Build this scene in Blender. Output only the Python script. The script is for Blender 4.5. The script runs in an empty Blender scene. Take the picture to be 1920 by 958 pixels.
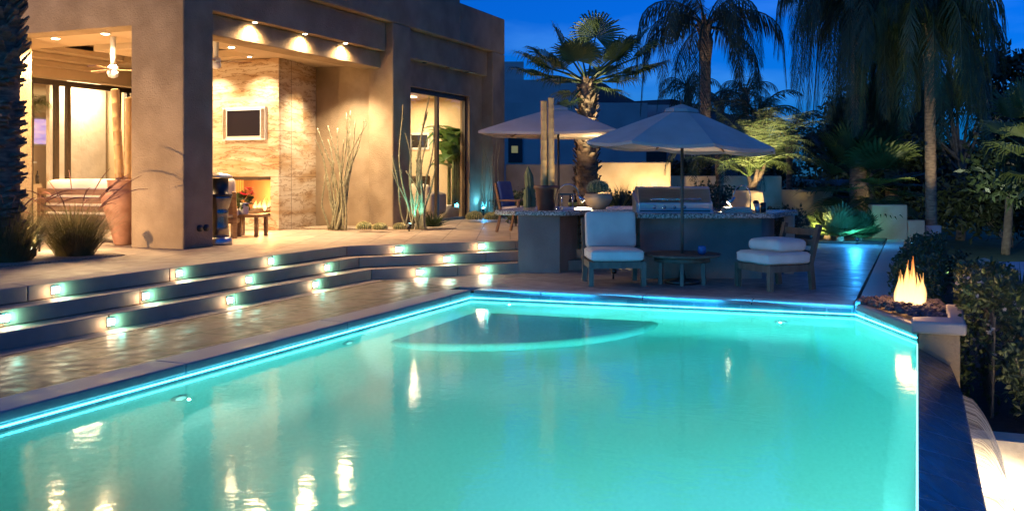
import bpy, math, random
from mathutils import Vector as V, Matrix
random.seed(7)
sc = bpy.context.scene
col = sc.collection
PI = math.pi
# ------------------------------------------------------------------ camera
H, FPX, HOR = 1.64, 1800.0, 328.0
YAW = math.atan(760 / 1800)
FW = V((-math.sin(YAW), math.cos(YAW), 0)); RT = V((math.cos(YAW), math.sin(YAW), 0))
cd = bpy.data.cameras.new("camera"); cam = bpy.data.objects.new("camera", cd); col.objects.link(cam)
cam.location = (0, 0, H); cam.rotation_euler = (PI / 2, 0, YAW)
cd.sensor_width = 36; cd.lens = 36 * FPX / 1920; cd.shift_y = -(479 - HOR) / 1920
cd.clip_start = 0.05; cd.clip_end = 3000
sc.camera = cam
# ------------------------------------------------------------------ world: blue hour
w = bpy.data.worlds.new("World"); sc.world = w; w.use_nodes = True
nt = w.node_tree; N = nt.nodes; L = nt.links; N.clear()
out = N.new("ShaderNodeOutputWorld"); bg = N.new("ShaderNodeBackground")
sky = N.new("ShaderNodeTexSky"); sky.sky_type = 'NISHITA'; sky.sun_disc = False
sky.sun_elevation = math.radians(9.0); sky.ozone_density = 6; sky.sun_rotation = math.radians(200)
tc = N.new("ShaderNodeTexCoord")
mp = N.new("ShaderNodeMapping"); mp.inputs['Scale'].default_value = (1.2, 1.2, 5.0)
ns = N.new("ShaderNodeTexNoise"); ns.inputs['Scale'].default_value = 3.2; ns.inputs['Detail'].default_value = 7; ns.inputs['Roughness'].default_value = .55
rp = N.new("ShaderNodeValToRGB"); rp.color_ramp.elements[0].position = .46; rp.color_ramp.elements[1].position = .72
tint = N.new("ShaderNodeMixRGB"); tint.blend_type = 'MULTIPLY'; tint.inputs[0].default_value = 1
tint.inputs[2].default_value = (0.015, .46, 1.2, 1)
cl = N.new("ShaderNodeMixRGB"); cl.blend_type = 'ADD'; cl.inputs[2].default_value = (.30, .75, 1.0, 1)
fac = N.new("ShaderNodeMath"); fac.operation = 'MULTIPLY'; fac.inputs[1].default_value = .9
L.new(tc.outputs['Generated'], mp.inputs['Vector']); L.new(mp.outputs[0], ns.inputs['Vector']); L.new(ns.outputs['Fac'], rp.inputs[0])
L.new(sky.outputs[0], tint.inputs[1]); L.new(tint.outputs[0], cl.inputs[1]); L.new(rp.outputs[0], fac.inputs[0]); L.new(fac.outputs[0], cl.inputs[0])
L.new(cl.outputs[0], bg.inputs[0]); bg.inputs[1].default_value = 0.15
L.new(bg.outputs[0], out.inputs[0])
# faint afterglow of the set sun
sd = bpy.data.lights.new("afterglow", 'SUN'); sd.energy = 0.06; sd.angle = math.radians(30); sd.color = (1, .78, .62)
so = bpy.data.objects.new("afterglow", sd); col.objects.link(so); so.rotation_euler = (math.radians(50), 0, math.radians(-35))
sc.view_settings.view_transform = 'Standard'; sc.view_settings.look = 'None'
sc.view_settings.exposure = 0; sc.view_settings.gamma = 1; sc.view_settings.use_curve_mapping = False
sc.render.engine = 'CYCLES'
cy = sc.cycles
cy.use_denoising = True; cy.max_bounces = 7; cy.diffuse_bounces = 3; cy.glossy_bounces = 4; cy.transparent_max_bounces = 24
cy.transmission_bounces = 4; cy.volume_bounces = 0; cy.sample_clamp_indirect = 4; cy.sample_clamp_direct = 0
cy.caustics_reflective = False; cy.caustics_refractive = False; cy.blur_glossy = .5

# ------------------------------------------------------------------ placing helpers
def ray(px, py):
    r = (px - 960) / FPX
    return FW + RT * r + V((0, 0, (HOR - py) / FPX))
def dp(px, t, z=0.0):                # plan position: photo column, depth along the view, height
    v = FW * t + RT * (t * (px - 960) / FPX); return V((v.x, v.y, z))
def zy(py, t): return H + (HOR - py) / FPX * t
def at_z(px, py, z):
    d = ray(px, py); return V((0, 0, H)) + d * ((z - H) / d.z)
def at_x(px, py, x):
    d = ray(px, py); return V((0, 0, H)) + d * (x / d.x)
def at_y(px, py, y):
    d = ray(px, py); return V((0, 0, H)) + d * (y / d.y)

# ------------------------------------------------------------------ mesh helpers
class MB:
    def __init__(s): s.v = []; s.f = []; s.sm = []
    def add(s, vs, fs, smooth=False):
        o = len(s.v); s.v += [tuple(p) for p in vs]
        s.f += [tuple(i + o for i in f) for f in fs]; s.sm += [smooth] * len(fs); return s
    def box(s, a, b, rz=0, c=None):
        x0, y0, z0 = a; x1, y1, z1 = b
        vs = [V((x, y, z)) for z in (z0, z1) for x, y in ((x0, y0), (x1, y0), (x1, y1), (x0, y1))]
        if rz:
            c = V(c) if c is not None else V(((x0 + x1) / 2, (y0 + y1) / 2, 0)); m = Matrix.Rotation(rz, 3, 'Z')
            vs = [m @ (p - c) + c for p in vs]
        return s.add(vs, [(3, 2, 1, 0), (4, 5, 6, 7), (0, 1, 5, 4), (1, 2, 6, 5), (2, 3, 7, 6), (3, 0, 4, 7)])
    def bar(s, p, q, wx, wy=None, up=V((0, 0, 1))):     # rectangular bar from p to q
        p = V(p); q = V(q); wy = wy or wx; d = (q - p).normalized()
        if abs(d.dot(up)) > .98: up = V((1, 0, 0)) if abs(d.x) < .9 else V((0, 1, 0))
        a = d.cross(up).normalized(); b = a.cross(d).normalized()
        vs = [c + a * (i * wx / 2) + b * (j * wy / 2) for c in (p, q) for i, j in ((-1, -1), (1, -1), (1, 1), (-1, 1))]
        return s.add(vs, [(0, 1, 2, 3), (7, 6, 5, 4), (0, 4, 5, 1), (1, 5, 6, 2), (2, 6, 7, 3), (3, 7, 4, 0)])
    def prism(s, poly, z0, z1):
        n = len(poly); a = sum(poly[i][0] * poly[(i + 1) % n][1] - poly[(i + 1) % n][0] * poly[i][1] for i in range(n))
        if a < 0: poly = poly[::-1]
        f0 = z0 if callable(z0) else (lambda p: z0); f1 = z1 if callable(z1) else (lambda p: z1)
        vs = [(p[0], p[1], f0(p)) for p in poly] + [(p[0], p[1], f1(p)) for p in poly]
        fs = [tuple(range(n - 1, -1, -1)), tuple(range(n, 2 * n))] + [(i, (i + 1) % n, n + (i + 1) % n, n + i) for i in range(n)]
        return s.add(vs, fs)
    def tube(s, pts, rad, n=6, cap=True):
        pts = [V(p) for p in pts]; m = len(pts)
        rs = rad if isinstance(rad, (list, tuple)) else [rad] * m
        vs = []; prev = None
        for i, p in enumerate(pts):
            d = (pts[min(i + 1, m - 1)] - pts[max(i - 1, 0)]).normalized()
            if prev is None: a = d.cross(V((0, 0, 1)) if abs(d.z) < .9 else V((1, 0, 0))).normalized()
            else: a = (prev - d * prev.dot(d)).normalized()
            prev = a; b = d.cross(a)
            vs += [p + (a * math.cos(2 * PI * k / n) + b * math.sin(2 * PI * k / n)) * rs[i] for k in range(n)]
        fs = [(i * n + k, i * n + (k + 1) % n, (i + 1) * n + (k + 1) % n, (i + 1) * n + k) for i in range(m - 1) for k in range(n)]
        if cap: fs += [tuple(range(n - 1, -1, -1)), tuple(range((m - 1) * n, m * n))]
        return s.add(vs, fs, n > 5)
    def lathe(s, prof, c, n=24, wob=None):
        c = V(c); m = len(prof); vs = []
        for r, z in prof:
            for k in range(n):
                a = 2 * PI * k / n; q = wob(a, z) if wob else 1
                vs.append(c + V((r * q * math.cos(a), r * q * math.sin(a), z)))
        fs = [(i * n + k, i * n + (k + 1) % n, (i + 1) * n + (k + 1) % n, (i + 1) * n + k) for i in range(m - 1) for k in range(n)]
        fs += [tuple(range(n - 1, -1, -1)), tuple(range((m - 1) * n, m * n))]
        return s.add(vs, fs, True)
    def cushion(s, c, size, r=.05, puff=.02, rot=None, n=9):
        h = V(size) / 2; c = V(c); rot = rot or Matrix.Identity(3); r = min(r, h.x * .98, h.y * .98, h.z * .98)
        def u(i):
            t = -1 + 2 * i / n; return math.copysign(abs(t) ** .6, t)
        for ax in range(3):
            for sg in (-1, 1):
                vs = []; fs = []
                for i in range(n + 1):
                    for j in range(n + 1):
                        p = [0, 0, 0]; p[ax] = sg; p[(ax + 1) % 3] = u(i); p[(ax + 2) % 3] = u(j)
                        x, y, z = p; q = V((x * h.x, y * h.y, z * h.z))
                        inn = V((max(-(h.x - r), min(h.x - r, q.x)), max(-(h.y - r), min(h.y - r, q.y)), max(-(h.z - r), min(h.z - r, q.z))))
                        d = q - inn
                        if d.length > 1e-6: q = inn + d.normalized() * r
                        q.z += z * puff * (1 - x * x) * (1 - y * y)
                        vs.append(rot @ q + c)
                for i in range(n):
                    for j in range(n):
                        k = i * (n + 1) + j; f = (k, k + n + 1, k + n + 2, k + 1)
                        fs.append(f if sg > 0 else f[::-1])
                s.add(vs, fs, True)
        return s
    def build(s, name, mat, parent=None):
        me = bpy.data.meshes.new(name)
        vs = s.v
        if parent is not None:
            mi = wmat(parent).inverted(); vs = [tuple(mi @ V(p)) for p in vs]
        me.from_pydata(vs, [], s.f); me.polygons.foreach_set("use_smooth", s.sm)
        me.materials.append(mat); me.update()
        o = bpy.data.objects.new(name, me); col.objects.link(o)
        if parent is not None: o.parent = parent
        return o
def wmat(o):
    m = Matrix.LocRotScale(o.location, o.rotation_euler, o.scale)
    return wmat(o.parent) @ m if o.parent else m
def tag(o, label=None, cat=None, group=None, kind=None):
    if label: o["label"] = label
    if cat: o["category"] = cat
    if group: o["group"] = group
    if kind: o["kind"] = kind
    return o
def thing(name, label, cat, loc=(0, 0, 0), group=None):
    o = bpy.data.objects.new(name, None); col.objects.link(o); o.location = loc; o.empty_display_size = .2
    return tag(o, label, cat, group)
def tree_copy(o, parent=None):
    c = o.copy(); col.objects.link(c); c.parent = parent
    for ch in [x for x in bpy.data.objects if x.parent == o]: tree_copy(ch, c)
    return c
def lamp(kind, loc, power, color, parent=None, size=.03, spot=None, blend=.6, aim=None, area=None):
    d = bpy.data.lights.new("lamp", kind); d.energy = power; d.color = color
    if kind == 'AREA':
        d.shape = 'RECTANGLE'; d.size, d.size_y = area
    else: d.shadow_soft_size = size
    if kind == 'SPOT': d.spot_size = math.radians(spot); d.spot_blend = blend
    o = bpy.data.objects.new("lamp", d); col.objects.link(o)
    loc = V(loc)
    if aim is not None: q = (V(aim) - loc).to_track_quat('-Z', 'Y')
    else: q = V((0, 0, -1)).to_track_quat('-Z', 'Y')
    m = Matrix.LocRotScale(loc, q, None)
    if parent is not None:
        m = wmat(parent).inverted() @ m; o.parent = parent
    o.matrix_local = m if parent is not None else m
    return o

# ------------------------------------------------------------------ materials
def base(name):
    m = bpy.data.materials.new(name); m.use_nodes = True
    n = m.node_tree.nodes; l = m.node_tree.links; b = n['Principled BSDF']; return m, n, l, b
def mk(name, c1, c2=None, scale=8, rough=.7, bump=0, bscale=60, metal=0, spec=.5, detail=5, stretch=(1, 1, 1), rvar=0, lo=.35, hi=.65, trans=0):
    m, n, l, b = base(name); c2 = c2 or c1
    t = n.new("ShaderNodeTexCoord"); mp = n.new("ShaderNodeMapping"); mp.inputs['Scale'].default_value = stretch
    l.new(t.outputs['Object'], mp.inputs[0])
    a = n.new("ShaderNodeTexNoise"); a.inputs['Scale'].default_value = scale; a.inputs['Detail'].default_value = detail
    l.new(mp.outputs[0], a.inputs['Vector'])
    r = n.new("ShaderNodeValToRGB"); r.color_ramp.elements[0].position = lo; r.color_ramp.elements[1].position = hi
    r.color_ramp.elements[0].color = (*c1, 1); r.color_ramp.elements[1].color = (*c2, 1)
    l.new(a.outputs['Fac'], r.inputs[0]); l.new(r.outputs[0], b.inputs['Base Color'])
    b.inputs['Roughness'].default_value = rough; b.inputs['Metallic'].default_value = metal; b.inputs['Specular IOR Level'].default_value = spec
    if rvar:
        q = n.new("ShaderNodeMapRange"); q.inputs[1].default_value = .3; q.inputs[2].default_value = .7
        q.inputs[3].default_value = rough - rvar; q.inputs[4].default_value = rough + rvar
        l.new(a.outputs['Fac'], q.inputs[0]); l.new(q.outputs[0], b.inputs['Roughness'])
    if bump:
        g = n.new("ShaderNodeTexNoise"); g.inputs['Scale'].default_value = bscale; g.inputs['Detail'].default_value = 3
        l.new(mp.outputs[0], g.inputs['Vector'])
        u = n.new("ShaderNodeBump"); u.inputs['Strength'].default_value = bump; u.inputs['Distance'].default_value = .02
        l.new(g.outputs['Fac'], u.inputs['Height']); l.new(u.outputs[0], b.inputs['Normal'])
    if trans:
        o = n['Material Output']; tl = n.new("ShaderNodeBsdfTranslucent"); mx = n.new("ShaderNodeMixShader"); mx.inputs[0].default_value = trans
        l.new(r.outputs[0], tl.inputs[0]); l.new(b.outputs[0], mx.inputs[1]); l.new(tl.outputs[0], mx.inputs[2]); l.new(mx.outputs[0], o.inputs[0])
    return m
def em(name, c, s):
    m, n, l, b = base(name); b.inputs['Base Color'].default_value = (*c, 1); b.inputs['Emission Color'].default_value = (*c, 1); b.inputs['Emission Strength'].default_value = s
    return m
def glass(name, tint=(1, 1, 1), rough=.0, ior=1.45, bump=None):
    m, n, l, b = base(name); n.remove(b); o = n['Material Output']
    tr = n.new("ShaderNodeBsdfTransparent"); tr.inputs[0].default_value = (*tint, 1)
    gl = n.new("ShaderNodeBsdfGlossy"); gl.inputs['Roughness'].default_value = rough
    fr = n.new("ShaderNodeFresnel"); fr.inputs[0].default_value = ior
    ge = n.new('ShaderNodeNewGeometry'); mi = n.new('ShaderNodeMapRange'); mi.inputs[3].default_value = ior; mi.inputs[4].default_value = 1 / ior
    l.new(ge.outputs['Backfacing'], mi.inputs[0]); l.new(mi.outputs[0], fr.inputs[0])
    mx = n.new("ShaderNodeMixShader"); l.new(fr.outputs[0], mx.inputs[0]); l.new(tr.outputs[0], mx.inputs[1]); l.new(gl.outputs[0], mx.inputs[2]); l.new(mx.outputs[0], o.inputs[0])
    return m, n, l, gl, fr, o
def stone_joint(name, c1, c2, joint, bw, bh, rough, rvar, rot=0, off=.5, squash=1, sqf=2, bump=.5, scale=2.5, jw=.012, gloss_spec=.5, lo=.3, hi=.7):
    m, n, l, b = base(name)
    g = n.new("ShaderNodeNewGeometry"); mp = n.new("ShaderNodeMapping"); mp.inputs['Rotation'].default_value = (0, 0, rot)
    l.new(g.outputs['Position'], mp.inputs[0])
    br = n.new("ShaderNodeTexBrick"); br.offset = off; br.squash = squash; br.squash_frequency = sqf
    br.inputs['Scale'].default_value = 1; br.inputs['Mortar Size'].default_value = jw; br.inputs['Mortar Smooth'].default_value = .4
    br.inputs['Brick Width'].default_value = bw; br.inputs['Row Height'].default_value = bh
    br.inputs['Color1'].default_value = (.55, .55, .57, 1); br.inputs['Color2'].default_value = (1.2, 1.12, 1.05, 1); br.inputs['Mortar'].default_value = (1, 1, 1, 1)
    l.new(mp.outputs[0], br.inputs['Vector'])
    a = n.new("ShaderNodeTexNoise"); a.inputs['Scale'].default_value = scale; a.inputs['Detail'].default_value = 8; a.inputs['Roughness'].default_value = .62; a.inputs['Distortion'].default_value = .8
    l.new(mp.outputs[0], a.inputs['Vector'])
    r = n.new("ShaderNodeValToRGB"); r.color_ramp.elements[0].position = lo; r.color_ramp.elements[1].position = hi
    r.color_ramp.elements[0].color = (*c1, 1); r.color_ramp.elements[1].color = (*c2, 1); l.new(a.outputs['Fac'], r.inputs[0])
    mu = n.new("ShaderNodeMixRGB"); mu.blend_type = 'MULTIPLY'; mu.inputs[0].default_value = .6; l.new(r.outputs[0], mu.inputs[1]); l.new(br.outputs['Color'], mu.inputs[2])
    mj = n.new("ShaderNodeMixRGB"); mj.inputs[2].default_value = (*joint, 1); l.new(br.outputs['Fac'], mj.inputs[0]); l.new(mu.outputs[0], mj.inputs[1])
    l.new(mj.outputs[0], b.inputs['Base Color']); b.inputs['Specular IOR Level'].default_value = gloss_spec
    q = n.new("ShaderNodeMapRange"); q.inputs[1].default_value = .35; q.inputs[2].default_value = .65; q.inputs[3].default_value = rough - rvar; q.inputs[4].default_value = rough + rvar
    a2 = n.new("ShaderNodeTexNoise"); a2.inputs['Scale'].default_value = scale * 1.7; a2.inputs['Detail'].default_value = 6; l.new(mp.outputs[0], a2.inputs['Vector'])
    l.new(a2.outputs['Fac'], q.inputs[0]); l.new(q.outputs[0], b.inputs['Roughness'])
    hs = n.new("ShaderNodeMath"); hs.operation = 'SUBTRACT'; l.new(a.outputs['Fac'], hs.inputs[0]); l.new(br.outputs['Fac'], hs.inputs[1])
    u = n.new("ShaderNodeBump"); u.inputs['Strength'].default_value = bump; u.inputs['Distance'].default_value = .015
    l.new(hs.outputs[0], u.inputs['Height']); l.new(u.outputs[0], b.inputs['Normal'])
    return m
M = {}
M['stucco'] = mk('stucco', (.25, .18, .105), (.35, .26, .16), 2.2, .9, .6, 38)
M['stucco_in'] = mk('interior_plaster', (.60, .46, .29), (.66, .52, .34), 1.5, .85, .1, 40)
M['ceil'] = mk('ceiling_plaster', (.52, .40, .26), (.56, .44, .29), 2, .9, .2, 70)
M['kstucco'] = mk('kitchen_stucco', (.24, .175, .14), (.31, .235, .19), 2.2, .9, .5, 38)
M['step'] = mk('step_concrete', (.31, .225, .165), (.38, .285, .215), 4, .6, .12, 90, rvar=.1)
M['coping'] = mk('coping_concrete', (.36, .32, .28), (.47, .42, .36), 3, .5, .15, 60, rvar=.12)
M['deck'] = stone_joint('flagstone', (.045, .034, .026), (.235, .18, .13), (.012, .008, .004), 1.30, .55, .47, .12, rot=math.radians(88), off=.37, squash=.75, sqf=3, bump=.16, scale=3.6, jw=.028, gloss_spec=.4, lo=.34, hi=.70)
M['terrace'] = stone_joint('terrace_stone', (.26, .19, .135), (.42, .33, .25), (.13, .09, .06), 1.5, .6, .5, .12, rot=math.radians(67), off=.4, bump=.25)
M['farstone'] = stone_joint('far_stone', (.20, .17, .15), (.36, .32, .29), (.06, .05, .05), 1.3, .9, .42, .12, rot=math.radians(22), off=.4, bump=.3)
M['gravel'] = mk('gravel', (.22, .16, .10), (.50, .40, .28), 45, .9, .9, 90)
M['tile'] = stone_joint('weir_tile', (.010, .014, .035), (.04, .055, .10), (.15, .17, .23), .30, .42, .18, .08, rot=math.radians(35), off=0, bump=.6, scale=7, jw=.01, gloss_spec=.7)
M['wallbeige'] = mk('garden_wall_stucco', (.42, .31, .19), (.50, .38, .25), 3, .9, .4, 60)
M['wood'] = mk('teak', (.13, .065, .03), (.24, .125, .06), 3, .5, .1, 40, stretch=(1, 1, 9))
M['dkwood'] = mk('weathered_teak', (.075, .05, .034), (.13, .09, .06), 4, .6, .15, 40, stretch=(3, 3, 1))
M['fabric'] = mk('cream_canvas', (.60, .51, .42), (.70, .61, .51), 3, .9, .5, 9)
M['canvas'] = mk('parasol_canvas', (.56, .47, .38), (.64, .55, .46), 2.5, .9, .35, 5, trans=.12)
M['granite'] = mk('granite', (.10, .085, .075), (.52, .47, .40), 38, .22, .03, 60, detail=9, lo=.38, hi=.62)
M['steel'] = mk('brushed_steel', (.50, .50, .52), (.62, .62, .64), 5, .28, 0, metal=1, stretch=(1, 1, 30))
M['chrome'] = mk('chrome', (.55, .55, .57), None, 5, .08, metal=1)
M['black'] = mk('black_metal', (.012, .011, .01), (.02, .018, .016), 6, .4)
M['bronze'] = mk('bronze_frame', (.035, .022, .012), (.05, .032, .018), 6, .45)
M['terra'] = mk('terracotta', (.26, .115, .06), (.38, .19, .11), 5, .65, .15, 30)
M['brownpot'] = mk('brown_glazed_clay', (.09, .035, .022), (.15, .06, .035), 6, .45)
M['tanpot'] = mk('tan_clay', (.50, .34, .19), (.60, .43, .26), 4, .7, .1, 30)
M['white'] = mk('white_ceramic', (.75, .73, .70), None, 4, .35)
M['bamboo'] = mk('bamboo', (.42, .26, .09), (.56, .37, .15), 3, .5, stretch=(4, 4, .6))
M['trunk'] = mk('palm_trunk', (.13, .085, .055), (.28, .19, .12), 7, .95, .8, 16, stretch=(1, 1, 3))
M['bark'] = mk('bark', (.09, .075, .06), (.18, .15, .12), 8, .95, .6, 18)
M['fan'] = mk('fan_palm_leaf', (.055, .085, .022), (.11, .15, .045), 3, .5, trans=.25)
M['frond'] = mk('palm_leaf', (.035, .06, .02), (.07, .11, .035), 3, .5, trans=.2)
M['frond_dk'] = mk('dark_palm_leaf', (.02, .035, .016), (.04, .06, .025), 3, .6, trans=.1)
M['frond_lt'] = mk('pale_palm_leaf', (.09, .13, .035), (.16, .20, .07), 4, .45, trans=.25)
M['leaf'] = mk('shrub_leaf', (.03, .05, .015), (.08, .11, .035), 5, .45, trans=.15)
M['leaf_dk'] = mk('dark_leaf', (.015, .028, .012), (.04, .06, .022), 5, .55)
M['blade'] = mk('fountain_grass', (.12, .12, .04), (.30, .24, .10), 6, .6, trans=.4)
M['plume'] = mk('grass_plume', (.28, .10, .06), (.42, .18, .10), 9, .8)
M['ocotillo'] = mk('ocotillo_bark', (.16, .15, .09), (.30, .28, .17), 16, .8, .5, 60)
M['cactus'] = mk('cactus_skin', (.10, .14, .055), (.18, .22, .09), 8, .6)
M['spine'] = mk('cactus_spines', (.52, .46, .22), (.62, .56, .30), 8, .6)
M['ocospine'] = mk('ocotillo_spines', (.20, .19, .10), (.30, .28, .16), 8, .7)
M['banana'] = mk('banana_leaf', (.06, .13, .03), (.13, .23, .06), 3, .4, trans=.3)
M['red'] = mk('red_bracts', (.50, .015, .03), (.62, .03, .06), 8, .5, trans=.2)
M['sofa'] = mk('sofa_linen', (.55, .45, .33), (.62, .52, .40), 4, .9, .1, 200)
M['lawn'] = mk('lawn', (.03, .08, .02), (.06, .13, .035), 1.5, .95, .8, 40)
M['hill'] = mk('far_hill', (.035, .035, .04), (.05, .05, .05), .05, .95)
M['nb'] = mk('neighbour_stucco', (.30, .27, .27), (.36, .33, .33), .8, .95, .2, 20)
M['rock'] = mk('lava_rock', (.05, .04, .045), (.16, .12, .14), 9, .8, .5, 40)
M['soil'] = mk('soil', (.05, .035, .022), (.09, .06, .04), 12, .95, .5, 40)
M['flowerw'] = mk('white_blossom', (.65, .55, .45), (.75, .62, .5), 8, .7, trans=.2)
M['plaster'] = mk('pool_plaster', (.56, .70, .68), (.80, .88, .86), 40, .8, .3, 60, lo=.3, hi=.7)
M['pooltile'] = stone_joint('waterline_tile', (.10, .20, .24), (.16, .30, .34), (.2, .3, .32), .3, .15, .25, .05, bump=.1)
M['brick'] = None
M['paleslab'] = mk('pale_slab', (.45, .47, .52), (.55, .57, .6), 3, .6)
M['basin'] = mk('basin_plaster', (.68, .60, .46), (.78, .70, .56), 12, .6, .2, 50)
M['bluglass'] = mk('blue_glass', (.02, .10, .28), (.04, .16, .36), 4, .15)
M['screen'] = mk('dark_screen', (.006, .004, .009), None, 4, .45, spec=.2)
M['silver'] = mk('silver_plastic', (.62, .62, .60), None, 4, .35)
M['glass'] = glass('window_glass')[0]
M['hotwarm'] = em('warm_lamp', (1, .80, .50), 30)
M['hotstep'] = em('step_lamp', (.75, 1, .80), 14)
M['hotcool'] = em('cool_lamp', (.45, 1, .95), 14)
M['hotpool'] = em('pool_lamp', (.55, 1, .92), .75)
M['fibre'] = em('light_fibre', (.10, .78, 1), 7.0)
M['fibrew'] = em('weir_fibre', (.45, .95, .85), 1.3)
M['pane_lit'] = em('lit_pane', (.30, .27, .10), .55)
M['label_y'] = mk('yellow_label', (.75, .6, .12), None, 4, .5)
M['bottle'] = mk('dark_bottle', (.02, .012, .008), (.03, .02, .01), 5, .1)

def fire_mat(name, strength, top):
    m, n, l, b = base(name); n.remove(b); o = n['Material Output']
    t = n.new("ShaderNodeTexCoord"); sp = n.new("ShaderNodeSeparateXYZ"); l.new(t.outputs['Object'], sp.inputs[0])
    mr = n.new("ShaderNodeMapRange"); mr.inputs[2].default_value = top; l.new(sp.outputs[2], mr.inputs[0])
    r = n.new("ShaderNodeValToRGB"); e = r.color_ramp.elements
    e[0].position = 0; e[0].color = (1, .66, .28, 1); e[1].position = 1; e[1].color = (1, .20, .02, 1)
    k = e.new(.5); k.color = (1, .52, .16, 1)
    l.new(mr.outputs[0], r.inputs[0])
    ee = n.new("ShaderNodeEmission"); ee.inputs[1].default_value = strength; l.new(r.outputs[0], ee.inputs[0])
    tr = n.new("ShaderNodeBsdfTransparent"); lw = n.new("ShaderNodeLayerWeight"); lw.inputs[0].default_value = .35
    iv = n.new("ShaderNodeMath"); iv.operation = 'SUBTRACT'; iv.inputs[0].default_value = 1.0; l.new(lw.outputs['Facing'], iv.inputs[1])
    nz = n.new("ShaderNodeTexNoise"); nz.inputs['Scale'].default_value = 7; mp = n.new("ShaderNodeMapping"); mp.inputs['Scale'].default_value = (3, 3, .7)
    l.new(t.outputs['Object'], mp.inputs[0]); l.new(mp.outputs[0], nz.inputs['Vector'])
    mm = n.new("ShaderNodeMath"); mm.operation = 'MULTIPLY'; l.new(iv.outputs[0], mm.inputs[0]); l.new(nz.outputs['Fac'], mm.inputs[1])
    m2 = n.new("ShaderNodeMapRange"); m2.inputs[1].default_value = .16; m2.inputs[2].default_value = 1.0; l.new(mm.outputs[0], m2.inputs[0])
    mx = n.new("ShaderNodeMixShader"); l.new(m2.outputs[0], mx.inputs[0]); l.new(tr.outputs[0], mx.inputs[1]); l.new(ee.outputs[0], mx.inputs[2]); l.new(mx.outputs[0], o.inputs[0])
    return m
def vein_mat():
    m, n, l, b = base('veined_stone')
    g = n.new("ShaderNodeNewGeometry"); mp = n.new("ShaderNodeMapping"); mp.inputs['Scale'].default_value = (.55, .55, 2.5); mp.inputs['Rotation'].default_value = (.10, .14, 0)
    l.new(g.outputs['Position'], mp.inputs[0])
    wv = n.new("ShaderNodeTexWave"); wv.wave_type = 'BANDS'; wv.bands_direction = 'Z'; wv.inputs['Scale'].default_value = .6; wv.inputs['Distortion'].default_value = 24
    wv.inputs['Detail'].default_value = 6; wv.inputs['Detail Scale'].default_value = 1.4; wv.inputs['Detail Roughness'].default_value = .70; l.new(mp.outputs[0], wv.inputs['Vector'])
    nz = n.new("ShaderNodeTexNoise"); nz.inputs['Scale'].default_value = 1.6; nz.inputs['Detail'].default_value = 8; nz.inputs['Roughness'].default_value = .6; l.new(mp.outputs[0], nz.inputs['Vector'])
    r0 = n.new("ShaderNodeValToRGB"); r0.color_ramp.elements[0].position = .36; r0.color_ramp.elements[0].color = (.40, .25, .12, 1); r0.color_ramp.elements[1].position = .58; r0.color_ramp.elements[1].color = (.62, .52, .38, 1); l.new(nz.outputs['Fac'], r0.inputs[0])
    r = n.new("ShaderNodeValToRGB"); e = r.color_ramp.elements; e[0].position = .0; e[0].color = (.22, .11, .045, 1); e[1].position = .20; e[1].color = (1, 1, 1, 1)
    k = e.new(.08); k.color = (.60, .42, .25, 1)
    l.new(wv.outputs['Fac'], r.inputs[0]); mu = n.new("ShaderNodeMixRGB"); mu.blend_type = 'MULTIPLY'; mu.inputs[0].default_value = .6; l.new(r0.outputs[0], mu.inputs[1]); l.new(r.outputs[0], mu.inputs[2])
    l.new(mu.outputs[0], b.inputs['Base Color']); b.inputs['Roughness'].default_value = .4
    u = n.new("ShaderNodeBump"); u.inputs['Strength'].default_value = .4; u.inputs['Distance'].default_value = .02; l.new(nz.outputs['Fac'], u.inputs['Height']); l.new(u.outputs[0], b.inputs['Normal'])
    return m
M['vein'] = vein_mat()
M['brick'] = stone_joint('fire_brick', (.40, .22, .10), (.55, .34, .17), (.2, .12, .07), .23, .075, .8, .05)
def water_mat():
    m, n, l, b = base('pool_water'); n.remove(b); o = n['Material Output']
    g = n.new("ShaderNodeNewGeometry"); mp = n.new("ShaderNodeMapping"); mp.inputs['Scale'].default_value = (1, 1, 0); l.new(g.outputs['Position'], mp.inputs[0])
    a = n.new("ShaderNodeTexNoise"); a.inputs['Scale'].default_value = 9; a.inputs['Detail'].default_value = 3; l.new(mp.outputs[0], a.inputs['Vector'])
    u = n.new("ShaderNodeBump"); u.inputs['Strength'].default_value = .055; u.inputs['Distance'].default_value = .03; l.new(a.outputs['Fac'], u.inputs['Height'])
    rf = n.new("ShaderNodeBsdfRefraction"); rf.inputs['IOR'].default_value = 1.33; rf.inputs['Roughness'].default_value = .10; l.new(u.outputs[0], rf.inputs['Normal'])
    gl = n.new("ShaderNodeBsdfGlossy"); gl.inputs['Roughness'].default_value = .085; l.new(u.outputs[0], gl.inputs['Normal'])
    fr = n.new("ShaderNodeFresnel"); fr.inputs[0].default_value = 1.8; l.new(u.outputs[0], fr.inputs['Normal'])
    mx = n.new("ShaderNodeMixShader"); l.new(fr.outputs[0], mx.inputs[0]); l.new(rf.outputs[0], mx.inputs[1]); l.new(gl.outputs[0], mx.inputs[2]); l.new(mx.outputs[0], o.inputs[0])
    va = n.new("ShaderNodeVolumeAbsorption"); va.inputs['Color'].default_value = (.60, .940, .945, 1); va.inputs['Density'].default_value = .50
    l.new(va.outputs[0], o.inputs['Volume'])
    return m
M['water'] = water_mat()
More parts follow.
